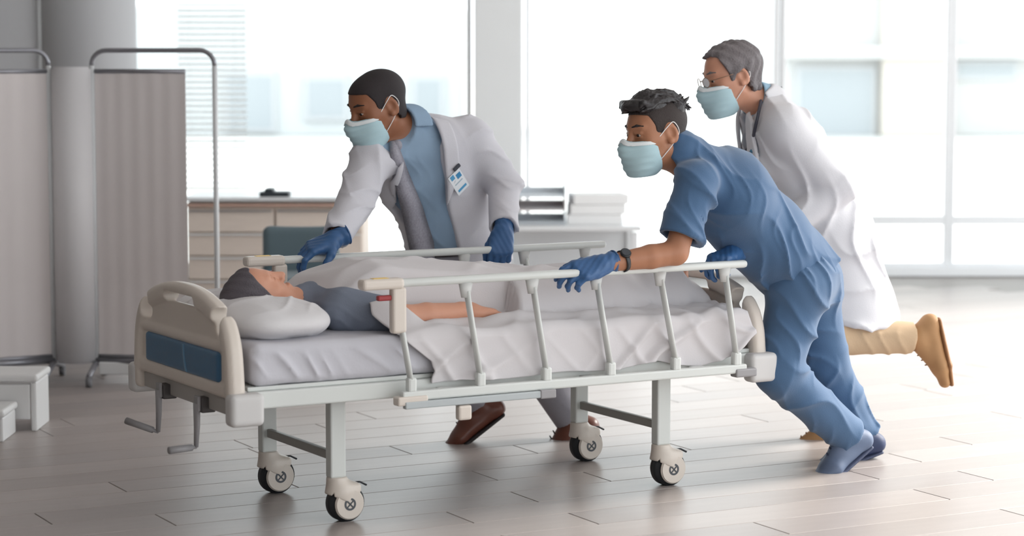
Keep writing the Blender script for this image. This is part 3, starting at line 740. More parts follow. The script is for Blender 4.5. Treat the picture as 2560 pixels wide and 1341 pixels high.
skinA = mat('skin_tan', (176, 122, 92), .5, bump=.04, bscale=180, sss=.12, var=.04, vscale=14)
skinB = mat('skin_brown', (150, 98, 70), .5, bump=.04, bscale=180, sss=.1, var=.05, vscale=14)
skinC = mat('skin_light', (206, 150, 124), .5, bump=.05, bscale=160, sss=.12, var=.06, vscale=14)
m_scrub = mat('scrub_blue', (68, 100, 136), .82, bump=.10, bscale=240, sheen=.25)
m_coat = mat('coat_white', (208, 207, 214), .85, bump=.08, bscale=200, sheen=.1)
m_shirt = mat('shirt_blue_grey', (140, 164, 188), .85, bump=.08, bscale=260)

# ================================================================== NURSE in blue scrubs
def nurse():
    shL, elL, wrL = W(1742, 452, 7.92), W(1690, 632, 7.84), W(1508, 661, 7.745)
    shR, elR, wrR = W(1782, 440, 8.22), W(1880, 572, 8.27), W(1832, 634, 8.10)
    neck = W(1716, 396, 8.06); pel = W(1995, 665, 8.34)
    hipL, knL, anL = W(2000, 705, 8.27), W(1945, 930, 8.20), W(2118, 1088, 8.42)
    hipR, knR, anR = W(2022, 700, 8.44), W(2062, 905, 8.50), W(2150, 1085, 8.64)
    base = (G(2120, 1172)[0], 8.45, 0)
    r = person('man in blue scrubs and face mask leaning to push the bed', base)
    hc = W(1641, 331, 8.02); A = frame_from((-.88, -.47, -.10), (-.10, 0, 1)); hs = 1.06
    trn = nrm(neck-pel); lat = nrm(shL-shR); back = nrm(np.cross(lat, trn)); back = back if back[2] > 0 else -back
    bul = back*.035
    body = [('u', in_frame(head_field, hc, A, hs))]
    nk = hc + A@np.array([0, -.022, -.075])*hs
    body += [('u', rc(nk, lerp(nk, neck, .9), .054, .060), .03)]
    body += torso_ops(pel, neck, shL, shR, -.014, bulge=bul)
    body += arm_ops(shL, elL, wrL) + arm_ops(shR, elR, wrR) + leg_ops(hipL, knL, anL) + leg_ops(hipR, knR, anR)
    body += [('u', rc(hipL, hipR, .09, .09), .04)]
    # hands
    fL = nrm(B3(.04, -.476, .80)-wrL); AL = hand_frame(fL + np.array([0, 0, -.06]), (.05, -.75, .66), (0, .7, .7))
    AR = hand_frame(nrm(B3(.66, -.474, .815)-wrR), (-.1, -.2, 1), (0, 1, 0))
    body += [('u', in_frame(rc((0, -.02, 0), (0, .07, -.004), .022, .016), wrL, AL), .01), ('u', in_frame(rc((0, -.02, 0), (0, .07, -.004), .022, .016), wrR, AR), .01)]
    tdL, dnL = nrm((-.75, -.15, -.62)), nrm((-.55, -.1, -.8)); tdL = nrm(np.array([-.62, -.12, -.45])); dnL = nrm(np.array([.45, 0, -.62]) )
    dnL = nrm(np.array([-.2, 0, -1.])); tdL = nrm(np.array([-.72, -.40, -.48])); dnL = nrm(np.array([.3, .1, -.9]))
    tdR = nrm(np.array([-.93, -.2, -.3])); dnR = nrm(np.array([.28, 0, -.96]))
    body += foot_ops(anL, tdL, dnL) + foot_ops(anR, tdR, dnR)
    lo, hi = bnd([hc, wrL, shL, shR, hipR, anL, anR, knL], .2)
    wsdf('body', body, .0045, skinA, r, bounds=(lo, hi))
    # head details
    m_hair = mat('hair_black', (38, 34, 36), .42, bump=.5, bscale=60, stretch=(1, 1, 1))
    rg = random.Random(5); locks = [('u', ell((0, .022, .084), (.066, .090, .034)), .02), ('u', ell((0, .076, .094), (.054, .036, .022)), .02), ('u', ell((0, -.06, .07), (.066, .045, .04)), .02)]
    def scalp(x, y): return .036+.080*math.sqrt(max(.03, 1-min(.96, (x/.080)**2+((y+.014)/.108)**2)))
    for i in range(130):   # long strands combed back and to the side
        x = rg.uniform(-.064, .064); y0 = rg.choice((rg.uniform(.06, .10), rg.uniform(-.02, .07))); sw = rg.uniform(-.15, .35); n = 5; L = rg.uniform(.06, .12); pts = []
        hgt = rg.uniform(.014, .032)
        for k in range(n):
            t = k/(n-1); y = y0-L*t; xx = x*(1-.1*t)+sw*.05*math.sin(t*2.4); pts.append(np.array([xx, y, scalp(xx, min(y, .075))+hgt*math.sin(math.pi*(.25+.62*t))*(1.1 if y > .02 else .8) - (.012 if y > .085 else 0)]))
        for k in range(n-1): locks.append(('u', rc(pts[k], pts[k+1], .0068-.0012*k, .0068-.0012*(k+1)), .002))
    for i in range(26):   # tufts at the crown and back
        x = rg.uniform(-.06, .06); p = np.array([x, -.085+rg.uniform(-.014, .02), .072+rg.uniform(-.012, .035)]); d = nrm((rg.uniform(-.6, .6), -.6, rg.uniform(-.1, .8))); q = p+d*.015
        locks += [('u', rc(p, q, .009, .005), .004), ('u', rc(q, q+nrm(d+np.array([0, -.1, .5]))*.012, .005, .0022), .003)]
    for i in range(20):   # fringe lifted off the forehead
        x = -.056+.112*i/19; p = np.array([x, .066-abs(x)*.35, .094]); d = nrm((rg.uniform(-.3, .1), .85, .30)); q = p+d*rg.uniform(.026, .036); e = q+nrm((rg.uniform(-.3, .2), .35, -.45))*.016
        locks += [('u', rc(p, q, .013, .010), .006), ('u', rc(q, e, .010, .005), .004)]
    wpt = head_parts(r, hc, A, hs, True, True, (.0, 1, -.12), m_hair, mat('hair_fade', (54, 45, 43), .7, bump=.5, bscale=300), .0025, 'low', hair_name='faded_side_hair')
    adopt(sdf('top_hair', locks + [('s', lambda P: ev(HULL, P)+.004), ('i', lambda P: np.interp(P[:, 1], [.03, .055, .07, .2], [.02, .074, .080, .082])+.006*np.sin(P[:, 0]*70+1)+.003*np.sin(P[:, 0]*190)-P[:, 2], .004), ('i', lambda P: -.116-P[:, 1], .006)], (-.12, -.16, .02), (.12, .16, .18), .0026, m_hair, None, None, (A*hs, hc), .006), r)
    # scrub top
    lat0 = nrm(shL-shR)
    def hollow(sh, el, t, rad): return ('s', rc(lerp(sh, el, t-.22), lerp(sh, el, t+.4), rad, rad+.004), .004)
    top = torso_ops(pel-trn*.05, neck-trn*.01, shL, shR, .008, wc=.175, ww=.17, wh=.182, bulge=bul)
    top += [('u', fc(lerp(pel, neck, .88), neck+trn*.045+back*.012, .115, .082, lat, .85), .04)]
    top += [('u', fc(lerp(pel, neck, .10)-back*.085, lerp(pel, neck, .60)-back*.08, .125, .13, lat, .62), .06)]
    e = lerp(shL, elL, .80); side_dir = nrm(np.cross(elL-shL, lat0))
    slv = [('u', cut(fc(shL, lerp(shL, elL, 1.1), .072, .080, (1, .1, -.2), .95), e, elL-shL), .045), ('u', cut(rc(shR, lerp(shR, elR, 1.1), .070, .078), lerp(shR, elR, .8), elR-shR), .045)]
    fold = warp_folds([((.75, .1, .65), (.6, 1, -.6), .11, .011), ((.2, .3, 1.), (1, 0, -.7), .16, .012), ((1, .2, .1), (.2, .2, 1), .07, .005)])
    hem = pel - trn*.055
    vdir = -back
    nkc = neck + trn*.012
    tops = top + slv + [('i', lambda P: -((P-F32(hem))@F32(trn)), .01), ('s', rc(lerp(neck, nk, .05)+vdir*.02, nk+vdir*.03, .066, .07), .012), ('s', rc(nkc+vdir*.05, neck-trn*.07+vdir*.15, .05, .03), .01),
                        hollow(shL, elL, .8, .058), hollow(shR, elR, .8, .056)]
    lo, hi = bnd([shL, shR, elL, elR, pel-trn*.15, neck+trn*.05], .2)
    st = wsdf('scrub_top', tops, .0055, m_scrub, r, disp=fold, bounds=(lo, hi), damp=.016)
    # collar band around the neck opening
    col = [('u', lambda P: np.abs(rc(lerp(neck, nk, .0)+vdir*.02, nk+vdir*.03, .072, .076)(P))-.004), ('i', lambda P: np.abs((P-F32(neck+trn*.018+vdir*.0))@F32(nrm(trn*.8+vdir*.2)))-.02, .004), ('i', lambda P: (P-F32(neck+vdir*.045))@F32(vdir), .005)]
    wsdf('collar', col, .004, m_scrub, r, bounds=bnd([neck, nk], .13), sub=st, damp=.005)
    # trousers
    def pant(hip, kn, an, tt):
        hemp = lerp(kn, an, tt)
        return [('u', rc(hip, kn, .112, .088), .04), ('u', cut(rc(kn, lerp(kn, an, 1.15), .086, .072), hemp, an-kn), .025)]
    tr = [('u', fc(hipL+lat*.03, hipR-lat*.03, .125, .125, trn, .95)), ('u', rc(pel+trn*.04, pel-trn*.02, .12, .13), .05)] + pant(hipL, knL, anL, 1.0) + pant(hipR, knR, anR, .98)
    f2 = warp_folds([((.5, 0, 1.), (1, .3, -.5), .14, .014), ((1, .2, .25), (0, .3, 1), .085, .010), ((.7, .3, -.7), (1, 0, .8), .2, .012)])
    lo, hi = bnd([hipL, hipR, pel, knL, knR, anL, anR], .17)
    wsdf('scrub_trousers', tr, .006, mat('scrub_trouser_blue', (70, 101, 136), .82, bump=.10, bscale=220, sheen=.25), r, disp=f2, bounds=(lo, hi), damp=.02)
    navy = mat('navy_shoe', (46, 58, 92), .6, bump=.05); nsole = mat('navy_sole', (70, 78, 104), .6)
    shoe(r, anL, tdL, dnL, mat('grey_shoe', (96, 110, 136), .6, bump=.05), nsole); shoe(r, anR, tdR, dnR, navy, nsole)
    # gloves and watch
    gloved(r, wrL, AL, 1.06, curl=(.34, .46, .58, .68), bend2=(.75, .8, .85, .9), thumb=(.4, .3), th_dir=(.55, .75, -.3), spread=.03)
    gloved(r, wrR, AR, 1.04, curl=(.8, .85, .9, .9), bend2=(1, 1, 1, 1))
    ax = nrm(wrL-elL); wp = wrL-ax*.075; o_ = AL[:, 0]
    ring = [wp + (AL[:, 0]*math.cos(t)+AL[:, 2]*math.sin(t))*.035 for t in np.linspace(0, 2*math.pi, 28, endpoint=False)]
    wt = empty('wrist_watch', tuple(wp)); adopt(wt, r)
    def wchild(o): o.parent = wt; o.matrix_parent_inverse = Matrix.Translation(-Vector(wp)); return o
    mw = mat('watch_black', (30, 32, 36), .4)
    wchild(tube('strap', ring, .010, mw, None, 8, True, .3))
    cp_ = wp + nrm(AL[:, 2]+AL[:, 0]*.1)*.037; wchild(cyl('watch_case', cp_-AL[:, 2]*.004, cp_+AL[:, 2]*.006, .019, mw, None, 28, .002)); wchild(cyl('watch_face', cp_+AL[:, 2]*.006, cp_+AL[:, 2]*.0068, .015, mat('watch_glass', (60, 64, 70), .1), None, 28))
nurse()

# ================================================================== DOCTOR leaning over the far rail
def doctor_a():
    shR, elR, wrR = W(926, 398, 8.64), W(884, 512, 8.50), W(838, 597, 8.27)
    shL, elL, wrL = W(1178, 345, 8.86), W(1262, 462, 8.90), W(1258, 578, 8.66)
    neck = W(1024, 318, 8.76); pel = W(1148, 632, 9.02)
    hipR, hipL = W(1105, 660, 9.0), W(1185, 660, 9.04)
    knR, anR = W(1060, 850, 8.92), W(1195, 1012, 9.02)
    knL, anL = W(1300, 850, 9.05), W(1432, 1052, 9.10)
    r = person('man in white coat and grey tie holding the far bed rail', (pel[0], 9.03, 0))
    hc = W(945, 262, 8.66); A = frame_from((-.80, -.50, -.33), (-.16, -.12, 1)); hs = 1.09
    trn = nrm(neck-pel); lat = nrm(shL-shR); front = nrm(np.cross(lat, trn)); front = front if front[1] < 0 else -front
    nk = hc + A@np.array([0, -.022, -.075])*hs
    body = [('u', in_frame(head_field, hc, A, hs)), ('u', rc(nk, lerp(nk, neck, .95), .055, .062), .03)]
    body += torso_ops(pel, neck, shL, shR, -.014) + arm_ops(shL, elL, wrL) + arm_ops(shR, elR, wrR) + leg_ops(hipL, knL, anL) + leg_ops(hipR, knR, anR) + [('u', rc(hipL, hipR, .09, .09), .04)]
    AR = hand_frame(nrm(B3(-.47, .462, .815)-wrR)+np.array([-.1, 0, 0]), (0, -.35, .95), (.4, -1, 0)); AL = hand_frame((-.12, -.75, -.9), (.1, -.8, .6), (-1, -.2, 0))
    for wr_, A_ in ((wrR, AR), (wrL, AL)): body.append(('u', in_frame(rc((0, -.02, 0), (0, .07, -.004), .022, .016), wr_, A_), .01))
    tdR, dnR = nrm((-.80, -.1, -.60)), nrm((-.55, 0, -.80)); dnR = nrm(np.array([.60, 0, -.80])*-1*np.array([1, 1, -1])); dnR = nrm((-.60, 0, -.80)) ; tdR = nrm((-.78, -.1, -.58)); dnR = nrm(np.array([.58, 0, -.80]))
    tdL, dnL = nrm((-.85, -.15, -.50)), nrm((.50, 0, -.86))
    body += foot_ops(anL, tdL, dnL, .18) + foot_ops(anR, tdR, dnR)
    lo, hi = bnd([hc, wrR, wrL, shL, elL, anL, anR, knR, hipL], .2)
    wsdf('body', body, .005, skinB, r, bounds=(lo, hi))
    head_parts(r, hc, A, hs, True, True, (0, 1, -.3), mat('brow_dark', (34, 28, 28), .6), mat('hair_buzz', (46, 40, 42), .8, bump=.4, bscale=400), .0035, 'low')
    # shirt, collar, tie
    sh_ops = torso_ops(pel-trn*.02, neck-trn*.01, shL, shR, .004, wc=.168, ww=.158, wh=.165) + [('u', cut(rc(neck+front*.012-trn*.03, nk+front*.004, .082, .070), lerp(neck, nk, .42), nk-neck), .035)]
    lo, hi = bnd([shL, shR, pel, neck], .2)
    wsdf('shirt', sh_ops, .006, m_shirt, r, disp=warp_folds([((.5, 0, 1), (1, 0, 0), .09, .005), ((1, 0, .2), (0, 0, 1), .05, .003)]), bounds=(lo, hi), damp=.012)
    cax = nrm(nk-neck)
    col = [('u', lambda P: np.abs(rc(neck+front*.012-cax*.02, nk+front*.004, .092, .070)(P))-.005), ('i', lambda P: np.abs((P-F32(lerp(neck, nk, .42)-front*.0))@F32(nrm(cax+front*.35)))-.034, .004), ('s', rc(lerp(neck, nk, .2)+front*.10-cax*.07, lerp(neck, nk, .4)+front*.075+cax*.05, .040, .006), .006)]
    wsdf('shirt_collar', col, .004, m_shirt, r, bounds=bnd([neck, nk], .14), damp=.005)
    cvf = ev
    coat_t = torso_ops(pel-trn*.04, neck-trn*.02, shL, shR, .022, wc=.172, ww=.156, wh=.165, fl=.70)
    pts = [(984, 352), (1002, 430), (1032, 520), (1056, 610), (1064, 696)]
    tw_ = [.016, .034, .046, .055, .045]
    tt_ = np.linspace(0, 4, 17); pts = list(zip(np.interp(tt_, range(5), [q[0] for q in pts]), np.interp(tt_, range(5), [q[1] for q in pts]))); tw_ = np.interp(tt_, range(5), tw_)
    m_tie = mat('tie_grey', (158, 156, 166), .7, bump=.2, bscale=200, var=.35, vscale=150)
    bm = bmesh.new(); rows = []
    for i, (x, y) in enumerate(pts):
        hit = trace(x, y, sh_ops, 8.0, 9.6); p = (hit[0] - np.array([0, .016+.0025*i, 0])) if (hit is not None and i < 13) else W(x, y, rows_y)
        rows_y = p[1]-.002
        ww_ = tw_[i]; rows.append([bm.verts.new(p + lat*sx*ww_ - front*dz*.004) for sx, dz in ((-1, 1), (0, -1), (1, 1), (0, 2))])
    for a, b in zip(rows[:-1], rows[1:]):
        for k in range(4): bm.faces.new((a[k], a[(k+1) % 4], b[(k+1) % 4], b[k]))
    bm.faces.new(rows[0]); bm.faces.new(rows[-1][::-1])
    me = bm_done(bm, 'necktie', True); tie = adopt(add('necktie', me, m_tie), r)
    hit = trace(994, 364, sh_ops, 8.0, 9.6)
    if hit is not None:
        kn = wsdf('tie_knot', [('u', ell(hit[0]-np.array([0, .002, 0]), (.018, .012, .022)))], .004, m_tie, r, bounds=(hit[0]-.05, hit[0]+.05), sub=tie)
    # coat: shell with an open front, sleeves, skirt
    sk0 = pel-trn*.02; back = -front
    skirt = [('u', fc(sk0, W(1150, 900, 9.12), .20, .25, lat, .78, .85), .05)]
    slv = [('u', rc(shL, elL, .078, .068), .04), ('u', cut(rc(elL, lerp(elL, wrL, 1.2), .066, .052), lerp(elL, wrL, .93), wrL-elL), .02),
           ('u', rc(shR, elR, .078, .068), .04), ('u', cut(rc(elR, lerp(elR, wrR, 1.2), .066, .052), lerp(elR, wrR, .93), wrR-elR), .02)]
    def st_(P): q = P-F32(neck); return q@F32(lat), -(q@F32(trn)), q@F32(front)
    lx = lambda px, py: None
    def opening(P):
        s, t, f = st_(P)
        a = np.interp(t, [-.05, .03, .12, .30, .50, .8], [-.10, -.10, -.104, -.104, -.11, -.13]); b = np.interp(t, [-.05, .03, .12, .30, .50, .8], [.080, .065, .062, .085, .13, .18])
        return np.maximum(np.maximum(a-s, s-b)*.8, -(f-.03))
    fold = warp_folds([((.6, 0, .8), (1, 0, -.6), .12, .012), ((.9, .1, -.5), (.4, 0, 1), .17, .013), ((.1, 0, 1), (1, 0, 0), .075, .008)])
    inner = torso_ops(pel-trn*.04, neck, shL, shR, .010, wc=.168, ww=.158, wh=.170)
    coat = coat_t + skirt + slv + [('s', rc(neck-trn*.01, nk, .072, .078), .01), ('s', rc(neck+front*.07-trn*.015, nk+front*.09, .070, .085), .06), ('s', opening, .006),
            ('s', rc(lerp(elL, wrL, .8), lerp(elL, wrL, 1.2), .042, .044), .004), ('s', rc(lerp(elR, wrR, .8), lerp(elR, wrR, 1.2), .042, .044), .004), ('i', lambda P: .52-P[:, 2], .01)]
    lo, hi = bnd([shL, shR, elL, wrL, wrR, elR, neck, W(1150, 850, 9.12), pel], .24)
    ct = wsdf('white_coat', coat, .006, m_coat, r, disp=lambda P: fold(P)*np.clip(opening(P)/.11, 0, 1), bounds=(lo, hi), damp=.02)
    cof = coat_t + slv
    def strip(name, poly_st, off, m, sub):
        def reg(P):
            s, t, f = st_(P); d = np.full(len(P), -9., np.float32); n = len(poly_st)
            for i in range(n):
                x0, y0 = poly_st[i]; x1, y1 = poly_st[(i+1) % n]; e = math.hypot(x1-x0, y1-y0)
                d = np.maximum(d, ((s-x0)*(y1-y0) - (t-y0)*(x1-x0))/e)
            return np.maximum(d, .02-f)
        return wsdf(name, [('u', lambda P: np.abs(ev(cof, P)-off)-.007), ('i', reg, .010)], .0045, m, r, bounds=(neck+front*.05-trn*.14-.24, neck+front*.05-trn*.14+.24), sub=sub, damp=.006)
    strip('lapel', [(.065, -.02), (.060, .12), (.066, .30), (.125, .165), (.125, .02)][::-1], .012, m_coat, ct)
    strip('lapel', [(-.108, .03), (-.134, .05), (-.138, .11), (-.122, .19), (-.110, .12)][::-1], .012, m_coat, ct)
    cc = [('u', lambda P: np.abs(rc(neck-trn*.02, nk, .092, .078)(P))-.006), ('i', lambda P: np.abs((P-F32(neck+trn*.02))@F32(nrm(trn)))-.034, .006), ('s', lambda P: -((P-F32(neck))@F32(front))+.012, .01)]
    wsdf('coat_collar', cc, .005, m_coat, r, bounds=bnd([neck, nk], .16), sub=ct, damp=.006)
    # breast pocket, badge, clip
    def placed(px, py): return trace(px, py, coat, 7.9, 9.8)
    h = placed(1140, 452)
    if h is not None:
        p, n = h; dn = nrm(trn*-1 + lat*.25); ri = nrm(np.cross(dn, n)); dn = np.cross(n, ri)
        Rm = Matrix(np.stack([ri, dn, n], 1).tolist()); bd = empty('name_badge', tuple(p)); adopt(bd, r)
        def bch(o): o.parent = bd; o.matrix_parent_inverse = Matrix.Translation(-Vector(p)); return o
        loc = lambda a, b, c: p + ri*a + dn*b + n*c
        bch(box('card', loc(0, 0, .016), (.062, .098, .003), mat('badge_white', (238, 242, 246), .4), None, .001, Rm))
        for a, b, s1, s2, nm, cl in ((-.014, -.024, .022, .022, 'logo_mark', (60, 140, 190)), (.014, -.036, .018, .020, 'logo_mark', (84, 160, 205)), (0, .032, .044, .010, 'name_line', (84, 84, 92)), (0, .0, .040, .004, 'text_line', (170, 190, 204))):
            bch(box(nm, loc(a, b, .0182), (s1, s2, .001), mat('badge_%d' % cl[0], cl, .5), None, 0, Rm))
        bch(box('clip', loc(-.025, -.056, .016), (.034, .014, .008), mat('dark_clip', (60, 64, 74), .4), None, .002, Rm))
    h = placed(1083, 355)
    if h is not None:
        p, n = h; d = nrm(-trn+lat*.35); o = tube('pen', [p+n*.012-d*.03, p+n*.012+d*.04], .007, mat('pen_dark', (70, 72, 82), .4), None, 10); adopt(o, r)
    def cuffp(el, wr): return rc(lerp(el, wr, .92), wr, .034, .032)
    # belt and trousers
    m_tr = mat('trouser_grey', (150, 148, 156), .85, bump=.1, bscale=220)
    tr = [('u', fc(hipL+lat*.03, hipR-lat*.03, .12, .12, trn, .95)), ('u', fc(pel-trn*.03, pel+trn*.06, .165, .160, lat, .72), .04)]
    for hip, kn_, an in ((hipL, knL, anL), (hipR, knR, anR)): tr += [('u', rc(hip, kn_, .108, .082), .04), ('u', cut(rc(kn_, lerp(kn_, an, 1.15), .080, .068), lerp(kn_, an, .97), an-kn_), .025)]
    lo, hi = bnd([hipL, hipR, pel, knL, knR, anL, anR], .17)
    wsdf('trousers', tr, .007, m_tr, r, disp=warp_folds([((.4, 0, 1.), (1, 0, .3), .11, .007)]), bounds=(lo, hi), damp=.016)
    bc_ = pel+trn*.05; o_ = np.cross(trn, lat); ring = [bc_+lat*math.cos(t)*.170+o_*math.sin(t)*.124 for t in np.linspace(0, 2*math.pi, 40, endpoint=False)]
    adopt(tube('belt', ring, .014, mat('belt_dark', (58, 52, 56), .5), None, 8, True, .5), r)
    br = mat('brown_leather', (104, 58, 44), .38, bump=.04); ds = mat('dark_sole', (40, 34, 36), .6)
    shoe(r, anR, tdR, dnR, br, ds, .22); shoe(r, anL, tdL, dnL, br, ds, .18)
    gloved(r, wrR, AR, 1.08, curl=(.35, .4, .45, .5), bend2=(.7, .75, .75, .8), spread=.1); gloved(r, wrL, AL, 1.10, curl=(.9, .95, 1., 1.), bend2=(1.1, 1.1, 1.1, 1.1), spread=.02, th_dir=(.5, .75, -.5), thumb=(.8, .6))
doctor_a()

# ================================================================== OLDER DOCTOR running behind
def doctor_b():
    shL, elL, wrL = W(1962, 318, 8.80), W(2092, 470, 8.86), W(1945, 585, 8.84)
    shR, elR, wrR = W(1905, 300, 9.14), W(1915, 460, 9.24), W(1895, 575, 9.08)
    neck = W(1910, 258, 8.98); pel = W(2068, 590, 9.06)
    hipL, hipR = W(2066, 622, 8.98), W(2082, 622, 9.15)
    knL, anL = W(2082, 838, 8.92), W(2296, 846, 8.98)
    knR, anR = W(2000, 850, 9.08), W(2070, 1078, 9.10)
    r = person('older man in white coat with stethoscope running behind the others', (pel[0], 9.08, 0))
    hc = W(1830, 190, 8.92); A = frame_from((-.93, -.28, -.22), (-.16, 0, 1)); hs = 1.07
    trn = nrm(neck-pel); lat = nrm(shL-shR); front = nrm(np.cross(lat, trn)); front = front if front[0] < 0 else -front
    nk = hc + A@np.array([0, -.022, -.075])*hs
    body = [('u', in_frame(head_field, hc, A, hs)), ('u', rc(nk, lerp(nk, neck, .95), .055, .062), .03)]
    body += torso_ops(pel, neck, shL, shR, -.014) + arm_ops(shL, elL, wrL) + arm_ops(shR, elR, wrR) + leg_ops(hipL, knL, anL) + leg_ops(hipR, knR, anR) + [('u', rc(hipL, hipR, .09, .09), .04)]
    HL = hand_frame(nrm(wrL-elL), (.3, -1, .2), (-.3, 0, 1)); HR = hand_frame(nrm(wrR-elR), (0, .3, 1), (0, -1, 0))
    for wr_, A_ in ((wrL, HL), (wrR, HR)):
        for op in hand_ops(curl=(.8, .85, .9, .95), bend2=(1, 1, 1, 1)): body.append((op[0], in_frame(op[1], wr_, A_, 1.06), op[2] if len(op) > 2 else .01))
    tdL, dnL = nrm((.22, 0, -1)), nrm((1, 0, .2)); tdR, dnR = nrm((-1, -.1, -.12)), nrm((-.1, 0, -1))
    body += foot_ops(anL, tdL, dnL) + foot_ops(anR, tdR, dnR)
    lo, hi = bnd([hc, wrR, wrL, shL, elL, anL, anR, knR, hipL], .24)
    wsdf('body', body, .005, skinC, r, bounds=(lo, hi))
    hd = lambda P: -.003*np.sin(P[:, 1]*130+P[:, 0]*60+3*np.sin(P[:, 2]*40))-.002*np.sin(P[:, 0]*210+P[:, 2]*90)
    wpt = head_parts(r, hc, A, hs, True, True, (0, 1, -.1), mat('brow_grey', (110, 104, 104), .6), mat('hair_grey', (112, 106, 108), .6, bump=.5, bscale=120, var=.45, vscale=18), .011, 'high', hd)
    # glasses
    mg = mat('glasses_metal', (150, 120, 100), .3, metal=.6); gl = empty('glasses', tuple(hc)); adopt(gl, r)
    def gch(o): o.parent = gl; o.matrix_parent_inverse = Matrix.Translation(-Vector(hc)); return o
    for sx in (1, -1):
        gch(tube('rim', [wpt((sx*(.034+.024*math.cos(t)), .116-.004*math.cos(t), .0+.018*math.sin(t))) for t in np.linspace(0, 2*math.pi, 24, endpoint=False)], .0016, mg, None, 6, True))
        gch(tube('temple_arm', [wpt((sx*.058, .112, .004)), wpt((sx*.078, .05, .008)), wpt((sx*.086, -.012, .012))], .0016, mg, None, 6))
        bm = bmesh.new(); vs = [bm.verts.new(wpt((sx*(.034+.023*math.cos(t)), .116-.004*math.cos(t), .017*math.sin(t)))) for t in np.linspace(0, 2*math.pi, 24, endpoint=False)]; bm.faces.new(vs); gch(add('lens', bm_done(bm, 'lens'), m_glass))
    gch(tube('bridge', [wpt((.011, .119, .004)), wpt((0, .121, .007)), wpt((-.011, .119, .004))], .0016, mg, None, 6))
    m_sh2 = mat('shirt_pale_blue', (150, 182, 204), .85, bump=.08, bscale=260)
    sh_ops = torso_ops(pel-trn*.02, neck-trn*.01, shL, shR, .004, wc=.168, ww=.16, wh=.165) + [('s', rc(neck, nk, .058, .066), .01)]
    wsdf('shirt', sh_ops, .007, m_sh2, r, disp=warp_folds([((.5, 0, 1), (1, 0, 0), .09, .004)]), bounds=bnd([shL, shR, pel, neck], .2), damp=.01)
    cax = nrm(nk-neck)
    wsdf('shirt_collar', [('u', lambda P: np.abs(rc(neck-cax*.02, nk, .074, .066)(P))-.0045), ('i', lambda P: np.abs((P-F32(neck+cax*.025))@F32(cax))-.03, .004), ('s', rc(neck+front*.075-cax*.06, neck+front*.075+cax*.06, .022, .010), .006)], .0045, m_sh2, r, bounds=bnd([neck, nk], .14), damp=.005)
    coat_t = torso_ops(pel-trn*.04, neck-trn*.005, shL, shR, .026, wc=.178, ww=.17, wh=.185, fl=.72)
    def st_(P): q = P-F32(neck); return q@F32(lat), -(q@F32(trn)), q@F32(front)
    def opening(P):
        s, t, f = st_(P)
        a = np.interp(t, [-.05, .03, .12, .30, .50, .8], [-.075, -.06, -.065, -.06, -.06, -.12]); b = np.interp(t, [-.05, .03, .12, .30, .50, .8], [.075, .06, .065, .06, .06, .12])
        return np.maximum(np.maximum(a-s, s-b)*.8, -(f-.03))
    skirt = [('u', fc(pel-trn*.0, W(2098, 800, 9.08), .21, .25, lat, .90, .95), .05)]
    slv = [('u', rc(shL, elL, .078, .070), .04), ('u', cut(rc(elL, lerp(elL, wrL, 1.2), .068, .056), lerp(elL, wrL, .92), wrL-elL), .02),
           ('u', rc(shR, elR, .078, .068), .04), ('u', cut(rc(elR, lerp(elR, wrR, 1.2), .066, .052), lerp(elR, wrR, .93), wrR-elR), .02)]
    hemz = W(2120, 800, 9.0)[2]
    coat = coat_t + skirt + slv + [('s', rc(neck-trn*.01, nk, .072, .078), .01), ('s', opening, .006), ('i', lambda P: hemz-P[:, 2]-.12*(P[:, 0]-1.2), .01),
        ('s', rc(lerp(elL, wrL, .8), lerp(elL, wrL, 1.2), .044, .048), .004)]
    lo, hi = bnd([shL, shR, elL, wrL, wrR, elR, neck, W(2105, 800, 9.08), pel], .27)
    ct = wsdf('white_coat', coat, .0065, mat('coat_light', (216, 215, 219), .85, bump=.08, bscale=200), r, disp=warp_folds([((.5, 0, .8), (1, 0, -.5), .14, .013), ((1, .1, .1), (0.2, 0, 1), .12, .012), ((.9, .1, -.5), (.3, 0, 1), .2, .012)]), bounds=(lo, hi), damp=.022)
    cof = coat_t
    for sgn in (1, -1):
        poly = [(sgn*.055, -.02), (sgn*.064, .12), (sgn*.062, .30), (sgn*.125, .16), (sgn*.12, .02)]; poly = poly[::-1] if sgn > 0 else poly
        def reg(P, poly=poly):
            s, t, f = st_(P); d = np.full(len(P), -9., np.float32)
            for i in range(5):
                x0, y0 = poly[i]; x1, y1 = poly[(i+1) % 5]; d = np.maximum(d, ((s-x0)*(y1-y0)-(t-y0)*(x1-x0))/math.hypot(x1-x0, y1-y0))
            return np.maximum(d, .02-f)
        wsdf('lapel', [('u', lambda P: np.abs(ev(cof, P)-.012)-.007), ('i', reg, .003)], .005, MATS['coat_light'], r, bounds=(neck+front*.05-trn*.14-.24, neck+front*.05-trn*.14+.24), sub=ct, damp=.006)
    wsdf('coat_collar', [('u', lambda P: np.abs(rc(neck-trn*.02, nk, .092, .078)(P))-.006), ('i', lambda P: np.abs((P-F32(neck+trn*.02))@F32(nrm(trn)))-.036, .006), ('s', lambda P: (P-F32(neck))@F32(front)*-1, .01)], .005, MATS['coat_light'], r, bounds=bnd([neck, nk], .16), sub=ct, damp=.006)
    # stethoscope round the neck
    mst = mat('stethoscope_dark', (66, 66, 78), .4); sg = empty('stethoscope', tuple(neck)); adopt(sg, r)
    def sch(o): o.parent = sg; o.matrix_parent_inverse = Matrix.Translation(-Vector(neck)); return o
    def on(px, py, off=.01):
        h = trace(px, py, coat + [('u', lambda P: ev(sh_ops, P))], 8.2, 9.8); return h[0]+h[1]*off if h is not None else neck-trn*.3+front*.15
